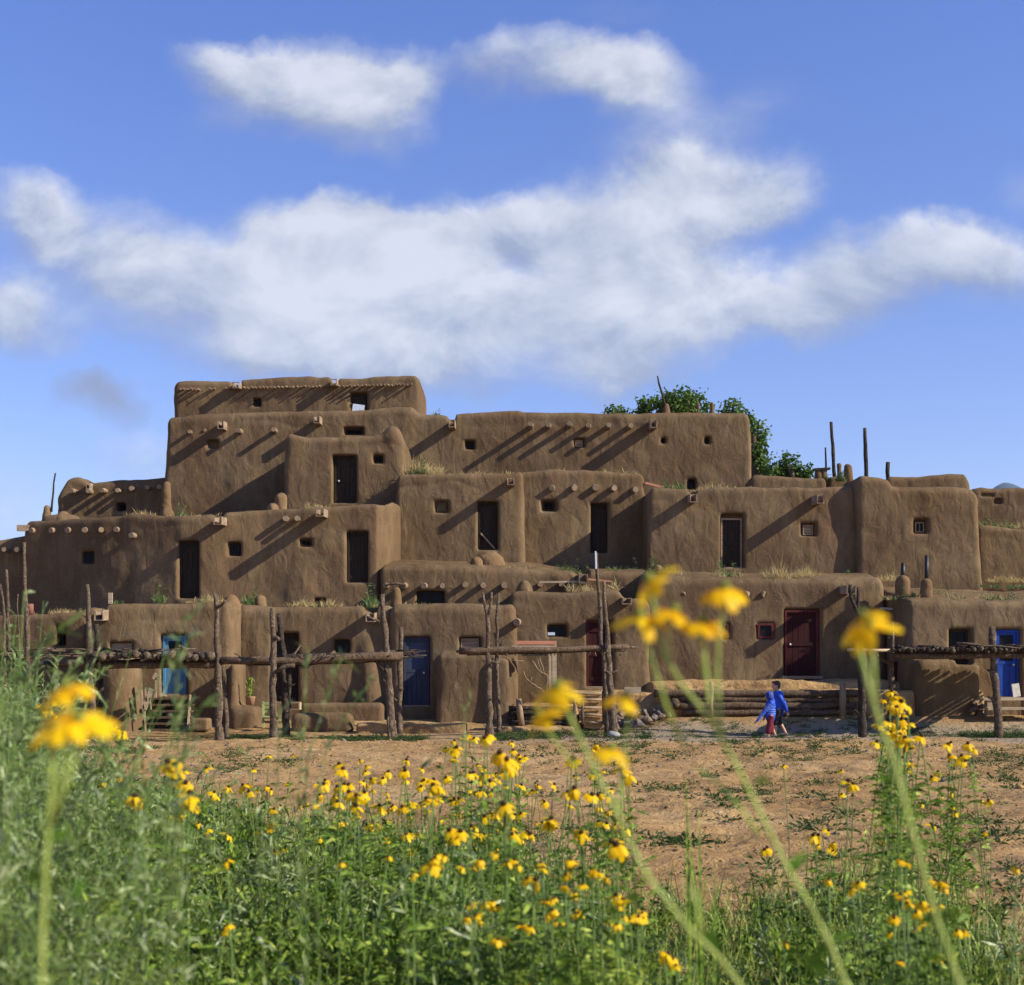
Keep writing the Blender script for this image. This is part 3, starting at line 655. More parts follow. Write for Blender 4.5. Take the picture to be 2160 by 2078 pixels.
# ------------------------------------------------------------------ log work
RK = 'wooden drying racks along the field edge'
def rack(label, x, Y): return thing('drying_rack', label, 'rack', P(x, 1555, Y), RK)
def post(par, pts, Y0, Y1=None, r0=.085, r1=.045, mat='wood_pole', name='post', knots=3):
    """pts pixel list top..foot"""
    Y1 = Y1 or Y0; k = len(pts); w = [P(x, y, Y0+(Y1-Y0)*i/(k-1)) for i, (x, y) in enumerate(pts)]
    w[-1] = w[-1]+np.array([0, 0, 0]); foot = w[-1].copy(); gzv = ground_z(foot[0], foot[1]); foot[2] = min(foot[2]-.12, gzv-.12); w.append(foot)
    pp = pole_path(w, .22, .014); k = len(pp); rad = .84*np.linspace(r1, r0, k)*(1+rng.normal(0, .09, k))
    m = MB().tube(pp, rad, 9, True, .10)
    for _ in range(knots):
        i = random.randrange(2, max(3, k-3)); a = random.uniform(0, 6.28); d = np.array([math.cos(a), -abs(math.sin(a))*.6, .5]); m.tube([pp[i], pp[i]+d*rad[i]*random.uniform(1.6, 2.6)], [rad[i]*.45, rad[i]*.28], 6)
    return m.build(name, mat, par, smooth=True)
def single(label, pts, Y0, Y1=None, r0=.06, r1=.03, mat='wood_pole', branches=()):
    k = len(pts); w = [P(x, y, Y0+((Y1 or Y0)-Y0)*i/(k-1)) for i, (x, y) in enumerate(pts)]
    t = thing('wooden_pole', label, 'pole', w[-1]); pp = pole_path(w, .25, .01); n = len(pp)
    MB().tube(pp, np.linspace(r1, r0, n)*(1+rng.normal(0, .06, n)), 8, True, .08).build('shaft', mat, t, smooth=True)
    for (a, b, r) in branches: MB().tube(pole_path([P(*a, Y0), P(*b, Y0)], .12, .008), r, 6).build('branch', mat, t, smooth=True)
    return t
# left rack: log deck
rA = rack('left drying rack stacked with many short logs laid side by side', 320, 34.5)
post(rA, [(184, 1233), (189, 1330), (197, 1572)], 33.2, r0=.12, r1=.06); post(rA, [(203, 1317), (208, 1400), (212, 1524)], 35.8, r0=.12, r1=.075, mat='wood_pole_dark')
post(rA, [(454, 1253), (458, 1300), (463, 1568)], 33.4, r0=.13, r1=.06); post(rA, [(470, 1403), (473, 1450), (478, 1566)], 33.9, r0=.085, r1=.06)
post(rA, [(451, 1345), (456, 1376)], 35.0, r0=.05, r1=.04, knots=0)
MB().tube(pole_path([P(457, 1282, 33.35), P(467, 1277, 33.3), P(476, 1268, 33.2)], .1, .006), [.035, .03, .02][0], 6).build('branch', 'wood_pole', rA, smooth=True)
log('beam', [P(110, 1398, 33.5), P(200, 1402, 33.5), P(320, 1404, 33.5), P(460, 1401, 33.5)], .075, .09, 'wood_log', rA)
log('beam', [P(30, 1400, 35.6), P(210, 1398, 35.6), P(470, 1396, 35.6)], .09, .09, 'wood_pole_dark', rA)
x = 190
while x < 446:
    r = rng.uniform(.05, .11); z = 1397-r/33.5*F*1.05-rng.uniform(0, 9); dx = rng.uniform(-26, 26)
    log('log', [P(x, z, rng.uniform(32.95, 33.2)), P(x+dx, z-3, 35.9+rng.uniform(0, .3))], r, r*.85, rng.choice(['wood_pole', 'wood_pole', 'wood_pole_dark']), rA); x += r/33.5*F*rng.uniform(1.2, 1.9)
for _ in range(26):
    x = rng.uniform(195, 440); l = rng.uniform(20, 60); y = rng.uniform(1369, 1382); a = rng.uniform(-1, 1)
    log('branch', [P(x-l/2, y+6*a, rng.uniform(33, 34.5)), P(x+l/2, y-6*a, rng.uniform(33.5, 35.8))], rng.uniform(.02, .05), .02, 'wood_pole_dark' if rng.random() < .5 else 'wood_pole', rA, n=6)
# far left deck of thin poles
rA2 = rack('drying rack of thin grey poles half hidden by weeds at the left edge', 60, 34.5)
for i in range(16):
    y = rng.uniform(1376, 1394); log('branch', [P(-60+rng.uniform(-30, 20), y+4, rng.uniform(33.2, 35)), P(rng.uniform(100, 196), y-rng.uniform(2, 10), rng.uniform(33.3, 35))], rng.uniform(.02, .04), .02, rng.choice(['wood_pole', 'wood_pole_dark']), rA2, n=6, wander=.025)
log('beam', [P(-60, 1398, 33.6), P(112, 1402, 33.6)], .08, .08, 'wood_pole_dark', rA2)
post(rA2, [(51, 1144), (52, 1200), (57, 1330), (62, 1560)], 33.5, r0=.10, r1=.045); post(rA2, [(13, 1202), (16, 1260), (20, 1400), (24, 1562)], 33.8, r0=.08, r1=.04); post(rA2, [(0, 1232), (6, 1262), (10, 1400), (12, 1566)], 33.6, r0=.08, r1=.03)
post(rA2, [(38, 1254), (40, 1330), (44, 1560)], 34.2, r0=.04, r1=.015)
# centre left rack
rB = rack('drying rack with one long bark covered beam in front of the dark blue door', 690, 34.5)
post(rB, [(575, 1283), (577, 1370), (576, 1470), (578, 1566)], 33.2, r0=.125, r1=.07); post(rB, [(588, 1294), (592, 1330), (598, 1378), (604, 1535)], 35.0, r0=.13, r1=.07, mat='wood_pole_dark'); post(rB, [(611, 1407), (609, 1470), (606, 1535)], 35.3, r0=.09, r1=.05, mat='wood_pole_dark')
post(rB, [(806, 1254), (812, 1330), (819, 1420), (828, 1560)], 34.2, r0=.135, r1=.075); post(rB, [(845, 1323), (844, 1380), (843, 1460), (843, 1541)], 36.0, r0=.10, r1=.06); post(rB, [(818, 1512), (822, 1556)], 34.1, r0=.06, r1=.04)
MB().tube(pole_path([P(577, 1350, 33.1), P(583, 1345, 33.1), P(588, 1349, 33)], .1, 0), .05, 7).build('branch', 'wood_pole', rB, smooth=True)
MB().tube(pole_path([P(585, 1416, 33.1), P(598, 1406, 33.1), P(622, 1404, 33.1)], .1, .004), .05, 7).build('branch', 'wood_pole', rB, smooth=True)
MB().tube(pole_path([P(774, 1301, 34.0), P(790, 1306, 34.1), P(806, 1315, 34.2)], .1, .004), .03, 6).build('branch', 'wood_pole', rB, smooth=True)
MB().tube(pole_path([P(792, 1394, 34.0), P(805, 1410, 34.1), P(817, 1424, 34.2)], .1, .004), .04, 6).build('branch', 'wood_pole_dark', rB, smooth=True)
MB().tube(pole_path([P(617, 1384, 34.0), P(628, 1370, 34.1), P(634, 1362, 34.2), P(640, 1366, 34.2)], .1, .004), .025, 6).build('branch', 'wood_pole', rB, smooth=True)
log('beam', [P(467, 1393, 33.4), P(520, 1395, 33.5), P(575, 1394, 33.5), P(700, 1390, 33.7), P(800, 1385, 34.0), P(850, 1384, 34.1)], .085, .10, 'wood_log', rB, n=10, wob=.12)
log('beam', [P(580, 1386, 35), P(720, 1383, 35.2), P(862, 1378, 35.4)], .07, .06, 'wood_pole_dark', rB)
log('beam', [P(520, 1398, 34.4), P(700, 1396, 34.6), P(846, 1390, 35)], .07, .06, 'wood_pole_dark', rB)
for _ in range(34):
    x = rng.uniform(780, 850); l = rng.uniform(30, 60); y = rng.uniform(1370, 1389)
    log('branch', [P(x, y, rng.uniform(33.9, 35)), P(min(900, x+l), y-rng.uniform(-3, 5), rng.uniform(34, 35.4))], .018, .008, rng.choice(['wood_pole', 'wood_pole_dark']), rB, n=5, wander=.02)
for _ in range(22):
    x = rng.uniform(480, 800); y = 1388-.008*(x-480); l = rng.uniform(10, 26); MB().tube(pole_path([P(x, y, 33.5), P(x+l*rng.uniform(-1, 1), y-rng.uniform(3, 10), 33.6)], .1, .01), .014, 5).build('twig', 'wood_pole', rB, smooth=True)
# centre rack
rC = rack('drying rack of forked poles with a bare horizontal beam at the middle steps', 1150, 34.8)
for a in ([(1018, 1249), (1022, 1275), (1027, 1299)], [(1036, 1249), (1034, 1280), (1030, 1299)]): MB().tube(pole_path([P(x, y, 34.0) for x, y in a], .12, .006), [.035]*1+[.04][:0] or .035, 7).build('branch', 'wood_pole', rC, smooth=True)
post(rC, [(1028, 1297), (1029, 1360), (1031, 1440), (1032, 1543)], 34.0, r0=.125, r1=.06, knots=7); post(rC, [(1052, 1252), (1047, 1310), (1048, 1400), (1051, 1460), (1052, 1537)], 36.0, r0=.075, r1=.04, knots=5)
MB().tube(pole_path([P(1054, 1363, 35.9), P(1060, 1355, 35.9), P(1063, 1349, 35.9)], .1, .004), .025, 6).build('branch', 'wood_pole', rC, smooth=True)
MB().tube(pole_path([P(1036, 1400, 33.9), P(1042, 1397, 33.9), P(1054, 1397, 33.9)], .1, .004), .03, 6).build('branch', 'wood_pole', rC, smooth=True)
post(rC, [(1258, 1166), (1262, 1240), (1267, 1330), (1276, 1430), (1281, 1530)], 35.6, r0=.10, r1=.045, mat='wood_pole', knots=6); post(rC, [(1275, 1226), (1277, 1300), (1282, 1380), (1289, 1460), (1294, 1548)], 34.6, r0=.135, r1=.045, knots=8)
MB().tube([P(1256, 1163, 35.5), P(1257, 1200, 35.5)], .02, 6).build('metal_strip', 'pale_board', rC)
log('beam', [P(968, 1373, 34.0), P(1030, 1372, 34.0), P(1150, 1371, 34.3), P(1270, 1366, 34.7), P(1326, 1364, 34.8)], .085, .065, 'wood_log', rC, n=10)
log('beam', [P(962, 1374, 35.8), P(1090, 1368, 35.9), P(1345, 1366, 36)], .035, .03, 'wood_pole', rC)
log('beam', [P(985, 1379, 35.2), P(1200, 1374, 35.3), P(1320, 1371, 35.3)], .05, .04, 'wood_pole_dark', rC)
for _ in range(14):
    x = rng.uniform(1010, 1320); y = 1368; MB().tube(pole_path([P(x, y+8, 34.5), P(x+rng.uniform(-6, 6), y+rng.uniform(14, 18), 34.5)], .1, .01), .014, 5).build('twig', 'wood_pole', rC, smooth=True)
t = adobe_blob('rock', [('e', P(1295, 1550, 34.0), (.14, .13, .07)), ('e', P(1288, 1548, 34.0), (.07, .08, .06))], 'rock_white', .02, .04, loc=P(1295, 1555, 34)); tag(t, 'white rock at the foot of the tall forked post', 'rock')
# right rack: brush roof
rD = rack('right drying rack roofed with dark brush beside the bright blue door', 2010, 35)
post(rD, [(1883, 1312), (1882, 1350), (1880, 1400), (1880, 1490)], 36.4, r0=.14, r1=.035, mat='wood_pole'); post(rD, [(2092, 1322), (2094, 1380), (2100, 1440), (2107, 1521)], 34.6, r0=.12, r1=.10)
post(rD, [(1818, 1374), (1818, 1440), (1819, 1552)], 34.3, r0=.13, r1=.115, mat='wood_pole_dark'); MB().tube(pole_path([P(1794, 1234, 34.5), P(1796, 1262, 34.4), P(1806, 1287, 34.3), P(1815, 1300, 34.3), P(1817, 1380, 34.3)], .15, .006), .05, 8).build('branch', 'wood_pole_dark', rD, smooth=True)
MB().tube(pole_path([P(1811, 1240, 34.4), P(1810, 1290, 34.3), P(1817, 1390, 34.3)], .15, .006), .045, 8).build('branch', 'wood_pole_dark', rD, smooth=True)
MB().tube(pole_path([P(1851, 1383, 35.6), P(1862, 1393, 35.8), P(1880, 1402, 36.3)], .1, .004), .04, 7).build('branch', 'wood_pole', rD, smooth=True)
log('beam', [P(1788, 1371, 34.3), P(1880, 1372, 34.5)], .04, .035, 'wood_plank', rD)
log('beam', [P(1880, 1383, 34.6), P(2000, 1384, 34.6), P(2110, 1382, 34.6), P(2240, 1380, 34.6)], .07, .08, 'wood_log', rD)
log('beam', [P(1880, 1378, 36.6), P(2240, 1376, 36.6)], .08, .08, 'wood_pole_dark', rD)
for i in range(62):
    x = 1884+i*5.6+rng.uniform(-3, 3); r = rng.uniform(.03, .07); y = 1377-r/34.5*F+rng.uniform(-4, 2)
    log('log', [P(x, y, 34.35+rng.uniform(-.15, .15)), P(x+rng.uniform(-20, 20), y-2, 36.8)], r, r*.7, rng.choice(['wood_pole', 'wood_pole_dark', 'wood_pole_dark']), rD, n=6)
for i in range(38):
    x = rng.uniform(1884, 2180); l = rng.uniform(15, 50); y = rng.uniform(1360, 1370)
    log('branch', [P(x, y, rng.uniform(34.3, 36)), P(x+l, y+rng.uniform(-3, 3), rng.uniform(34.3, 36))], .022, .01, rng.choice(['wood_pole', 'wood_pole_dark']), rD, n=5, wander=.02)
for i in range(6): log('branch', [P(2018+i*3, 1356+i*1.5, 34.4+.2*i), P(2160+i*12, 1368+i, 34.5+.2*i)], .03, .02, 'wood_pole', rD, n=6)
# free poles on roofs
single('thin pole leaning out of a clay chimney at the far left roof', [(117, 998), (108, 1080)], 44.5, r0=.04, r1=.025, mat='wood_pole_dark')
single('slanting pole standing on the upper wall left of the tree', [(1387, 793), (1395, 825), (1406, 866)], 49.2, r0=.05, r1=.025, mat='wood_pole_dark')
single('shortest thin pole behind the flat board on the right roof', [(1741, 944), (1742, 1000)], 47.2, r0=.035, r1=.03, mat='wood_pole_dark')
single('tallest roof pole, beside the small clay chimneys on the right', [(1753, 890), (1757, 940), (1761, 1010)], 47.3, r0=.065, r1=.05, mat='wood_pole_dark')
single('thick upright roof pole alone between the clay chimneys and the low room', [(1824, 903), (1826, 960), (1827, 1012)], 46.8, r0=.07, r1=.06, mat='wood_pole_dark')
single('short thick pole rising behind the low roof room on the right', [(1873, 975), (1873, 1012)], 48, r0=.07, r1=.065, mat='wood_pole_dark')
t = thing('board_shelf', 'flat board on clay stubs on the right roof beside the poles', 'board', P(1732, 998, 46.6))
MB().bar(P(1715, 991, 46.6), P(1750, 989, 46.6), .3, .06).build('board', 'wood_pole_dark', t)
for x in (1726, 1738): adobe_blob('support', [('c', P(x, 1008, 46.6), P(x, 993, 46.6), .13, .11)], 'adobe', .04, .04, parent=t)
# retaining logs
t = thing('log_wall', 'retaining wall of long stacked logs behind the two boys', 'log wall', P(1590, 1508, 37.1))
for (x0, x1, y0, y1, r) in ((1380, 1815, 1462, 1463, .10), (1430, 1790, 1474, 1476, .075), (1418, 1812, 1489, 1488, .10), (1440, 1800, 1503, 1503, .09)):
    log('log', [P(x0, y0, 37.1), P((x0+x1)/2, (y0+y1)/2+.5, 37.1), P(x1, y1, 37.1)], r, r*.9, 'wood_log', t, n=12, wob=.05)
log('log', [P(1424, 1484, 36.6), P(1424, 1483, 37.4)], .13, .13, 'wood_log', t, n=12)
for (x, y0, r) in ((1778, 1439, .10), (1501, 1438, .06), (1830, 1475, .07)): log('post', [P(x-1, y0, 36.85), P(x, 1512, 36.85)], r*.85, r, 'wood_post', t, n=9, wob=.14)
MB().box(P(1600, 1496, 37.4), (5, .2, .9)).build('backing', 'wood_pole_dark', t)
t = thing('log_wall', 'dark stacked logs with one pale peeled post left of the rung steps', 'log wall', P(1130, 1528, 37))
for i, y in enumerate((1494, 1504, 1514, 1524)): log('log', [P(1073, y, 36.95), P(1214, y+1, 36.95)], .068, .065, 'wood_pole_dark', t, n=10)
log('post', [P(1094, 1474, 36.75), P(1096, 1500, 36.75), P(1100, 1530, 36.75)], .07, .085, 'wood_post', t, wob=.14)
# rung steps
t = thing('steps', 'earth steps edged with pale poles climbing to the dark red door', 'steps', P(1245, 1528, 37))
for i, (y, x0) in enumerate(((1524, 1232), (1508, 1222), (1492, 1210), (1476, 1205), (1462, 1200))):
    Yr = 36.55+i*.36; log('rung', [P(x0, y, Yr), P(1274, y+(0, 2, 1, 0, 0)[i], Yr)], .03, .03, 'wood_flat', t, n=8)
    a = P(x0, y+14, Yr+.06); b = P(1274, y-1, Yr+.06); MB().box(((a[0]+b[0])/2, Yr+.28, (a[2]+b[2])/2), (b[0]-a[0], .44, b[2]-a[2]), jit=.01).build('riser', 'dirt', t)
for x, y0, y1 in ((1276, 1458, 1528), (1229, 1478, 1528), (1212, 1470, 1530)): log('stake', [P(x, y0, 36.6), P(x+1, y1, 36.5)], .035 if x < 1270 else .08, .04 if x < 1270 else .08, 'wood_pole', t)
t = tag(MB().bar(P(1317, 1456, 37.9), P(1352, 1456, 37.9), .05, .16).build('board', 'wood_plank', loc=P(1335, 1460, 37.9)), 'pale flat board leaning at the corner above the stone pile', 'board')
# stones
RG = 'stones piled beside the log wall'
bases = []
for i in range(8):
    V, Q = sdf_mesh(lambda g: ellip(g, (0, 0, 0), (.17, .13, .11)), (-.22, -.2, -.18), (.22, .2, .18), .022, ((.16, .05), (.07, .02)))
    me = mesh_obj('rock', V*rng.uniform(.8, 1.2, 3), Q, ['rock', 'rock_brown'][i % 2], loc=(0, 0, 0)); bases.append(me)
def put_rock(k, loc, s, label, group, first):
    o = bases[k] if first else bases[k].copy()
    if not first: C.objects.link(o)
    o.location = tuple(loc); o.rotation_euler = (rng.uniform(-.3, .3), rng.uniform(-.3, .3), rng.uniform(0, 6.28)); o.scale = (s, s, s); tag(o, label, 'rock', group)
used = set(); 
for i in range(46):
    u = rng.random(); x = 1292+u*120; lay = rng.integers(0, 3); Yr = 36.3+rng.random()*1.3; Xr = (x-CX)/F*Yr
    zb = ground_z(Xr, Yr)+.05+lay*.13*(1-abs(u-.45)); k = int(rng.integers(0, 8))
    put_rock(k, (Xr, Yr, zb), rng.uniform(.45, .95)*(1.25 if lay == 0 else .8), ('grey' if k % 2 == 0 else 'brown')+' stone in the pile between the forked post and the log wall', RG, k not in used); used.add(k)
for i in range(24):
    x = rng.uniform(2046, 2076); Yr = rng.uniform(36.8, 37.5); Xr = (x-CX)/F*Yr; k = int(rng.integers(0, 4))*2+1
    put_rock(k, (Xr, Yr, ground_z(Xr, Yr)+rng.uniform(.03, .55)*(1-(x-2046)/60)), rng.uniform(.35, .55), 'brown stone heaped at the bastion corner by the plank bench', 'stones heaped beside the bench', k not in used); used.add(k)
# bench at right
t = thing('bench', 'low plank bench below the bright blue door', 'bench', P(2115, 1500, 36.6))
MB().bar(P(2068, 1475, 36.6), P(2200, 1474, 36.6), .5, .06).build('seat', 'wood_plank', t); MB().bar(P(2080, 1495, 36.3), P(2200, 1494, 36.3), .3, .06).build('foot_board', 'wood_plank', t)
for x in (2085, 2163): MB().box(P(x, 1492, 36.5), (.14, .25, .42)).build('leg', 'wood_flat', t)
t = tag(MB().box(P(2143, 1456, 36.9), (.19, .05, .34), (math.radians(-8), 'Y')).build('board', 'white_board', loc=P(2143, 1470, 36.9)), 'small pale board standing on the plank bench', 'board')
# teal door steps
t = thing('staircase', 'wooden plank steps with a makeshift handrail going up to the teal door', 'steps', P(350, 1543, 36.4))
for i in range(6):
    Yr = 36.95+i*.19; y = 1540-i*13.2; a = P(306+i*4, y, Yr); b = P(402+i*1.5, y, Yr); MB().bar((a[0], Yr, a[2]), (b[0], Yr, a[2]), .26, .05).build('tread', 'wood_log', t)  # darker log wood puts the buttress's shade into the tread colour
    MB().box(((a[0]+b[0])/2, Yr-.08+.12, a[2]-.1), (b[0]-a[0]-.04, .03, .15)).build('riser', 'wood_pole_dark', t)
MB().bar(P(402, 1472, 37.9), P(396, 1545, 36.8), .05, .22, up=(0, 0, 1)).build('stringer', 'wood_flat', t)
for a, b, w in (((304, 1497), (320, 1453), .13), ((298, 1455), (303, 1496), .04), ((306, 1450), (309, 1480), .04), ((316, 1472), (319, 1497), .03), ((331, 1421), (325, 1433), .12), ((330, 1430), (328, 1472), .06), ((336, 1412), (339, 1470), .05), ((305, 1500), (307, 1545), .04)):
    MB().bar(P(*a, 36.8), P(*b, 36.8), w, .03, up=(0, 1, 0)).build('rail', 'wood_plank', t)
adobe_blob('stone', [('e', P(344, 1468, 37.0), (.12, .1, .06))], 'rock_brown', .02, .03, parent=t)
t = tag(adobe_blob('stone_block', [('b', P(402, 1542, 36.3), P(448, 1514, 36.9), .05)], 'adobe_pale', .03, .04, loc=P(425, 1540, 36.5)), 'cracked earth block right of the teal door steps', 'block')
# low adobe walls in front of dark doorway
t = tag(adobe_blob('adobe_bench', [('b', P(633, 1530, 38.3), P(812, 1482, 38.8), .12)], 'adobe', .04, .08, loc=P(720, 1500, 38.5)), 'long low adobe bench against the wall under the small square window', 'bench')
t = tag(adobe_blob('adobe_bench', [('b', P(612, 1550, 36.7), P(749, 1502, 37.25), .2)], 'adobe', .04, .08, loc=P(680, 1538, 37)), 'thick rounded low adobe wall in front of the dark doorway', 'low wall')
t = thing('plant_pot', 'clay pot with a sparse green plant on the bastion beside the dark doorway', 'plant pot', P(528, 1487, 37.6))
q = P(528, 1487, 37.6); MB().tube([q, q+[0, 0, .2], q+[0, 0, .22]], [.1, .13, .14], 14).build('pot', 'clay_pot', t, smooth=True)
m = MB()
for i in range(60):
    a = rng.uniform(0, 6.28); hh = rng.uniform(.25, .75); s = q+np.array([math.cos(a)*.13*hh, math.sin(a)*.1*hh, hh]); d = rng.normal(0, .04, 3); sdv = rng.normal(0, .02, 3); m.add([s-sdv, s+sdv, s+d+sdv*.3, s+d-sdv*.3], [(0, 1, 2, 3)])
m.build('foliage', 'leaf_green', t)
m = MB(); 
for i in range(5): m.tube(pole_path([q+[0, 0, .2], q+[rng.normal(0, .07), rng.normal(0, .05), rng.uniform(.4, .75)]], .1, .01), .008, 5)
m.build('stem', 'stem_green', t)
t = thing('folding_chair', 'pale green wooden slatted chair between the bastion and the dark posts', 'chair', P(563, 1535, 36.9))
for x in (555, 573): MB().bar(P(x, 1480, 36.9), P(x+1, 1536, 36.7), .05, .03, up=(0, 1, 0)).build('leg', 'crate_green', t)
for y in (1484, 1492, 1501): MB().bar(P(555, y, 36.88), P(574, y, 36.88), .03, .07).build('slat', 'crate_green', t)
MB().bar(P(555, 1512, 36.6), P(574, 1512, 36.6), .35, .03).build('seat', 'crate_green', t)
t = thing('wooden_box', 'open wooden box on the low wall at the dark doorway', 'box', P(622, 1495, 37.8))
for a, b in (((612, 1496), (633, 1496)), ((612, 1482), (633, 1482))): MB().bar(P(*a, 37.8), P(*b, 37.8), .3, .03).build('side', 'wood_flat', t)
for x in (612, 633): MB().bar(P(x, 1482, 37.8), P(x, 1497, 37.8), .03, .3, up=(0, 1, 0)).build('side', 'wood_plank', t)
# shelter frame of planks by the middle
t = thing('plank_frame', 'plank frame with a reddish board on top beside the window with a pale block', 'shelter', P(1130, 1470, 38.4))
MB().bar(P(1088, 1356, 38.4), P(1172, 1356, 38.4), .5, .1).build('top_board', 'board_red', t); MB().bar(P(1080, 1364, 38.3), P(1172, 1364, 38.3), .5, .05).build('shelf', 'wood_plank', t)
for x, w in ((1160, .07), (1169, .12)): MB().bar(P(x, 1352, 38.3), P(x+1, 1475, 38.3), .06, w, up=(1, 0, 0)).build('leg', 'wood_plank', t)
MB().bar(P(1100, 1380, 38.9), P(1154, 1380, 38.9), .04, .1).build('back_rail', 'wood_pole_dark', t)
t = thing('dead_branch', 'bare pale branch leaning in the plank frame', 'branch', P(1150, 1465, 38.2))
bp = lambda L: pole_path([P(x, y, 38.2) for x, y in L], .08, .012)
for L, r in (([(1155, 1425), (1140, 1418), (1130, 1405), (1122, 1394)], .025), ([(1148, 1420), (1144, 1405), (1138, 1388)], .018), ([(1142, 1417), (1136, 1400), (1134, 1390)], .014), ([(1104, 1416), (1110, 1432), (1122, 1442), (1140, 1452), (1152, 1468)], .02), ([(1120, 1440), (1122, 1428)], .012), ([(1078, 1392), (1090, 1395), (1104, 1394)], .02), ([(1155, 1425), (1152, 1468)], .02)):
    MB().tube(bp(L), np.linspace(r, r*.5, len(bp(L)))[0]*.8, 6).build('twig', 'wood_post', t, smooth=True)

# pebbles and clods lying on the field
n = 5200; Yp = 9+27*rng.random(n)**.7; pxp = rng.uniform(-60, 2220, n); Xp = (pxp-CX)/F*Yp
s = rng.lognormal(-4.1, .5, n)*(.6+.06*Yp*.3); cpos = np.c_[Xp, Yp, gz(Xp, Yp)+gnoise(Xp, Yp)+s*.15]
ct = np.array([[1, 0, 0], [0, 1, 0], [-1, 0, 0], [0, -1, 0], [0, 0, .7], [0, 0, -.7]], float); V = (cpos[:, None]+ct[None]*s[:, None, None]*rng.uniform(.6, 1.3, (n, 6, 1))).reshape(-1, 3)
tr = np.array([[0, 1, 4], [1, 2, 4], [2, 3, 4], [3, 0, 4], [1, 0, 5], [2, 1, 5], [3, 2, 5], [0, 3, 5]]); T = (np.arange(n)[:, None, None]*6+tr[None]).reshape(-1, 3)
k = n//3*8
for nm, mt, tt in (('pebbles', 'rock', T[:k]), ('clods', 'dirt', T[k:])):
    i0, i1 = tt.min(), tt.max()+1; tag(mesh_obj(nm, V[i0:i1], None, mt, T=tt-i0), 'small '+nm+' strewn over the dirt field', nm, kind='stuff')
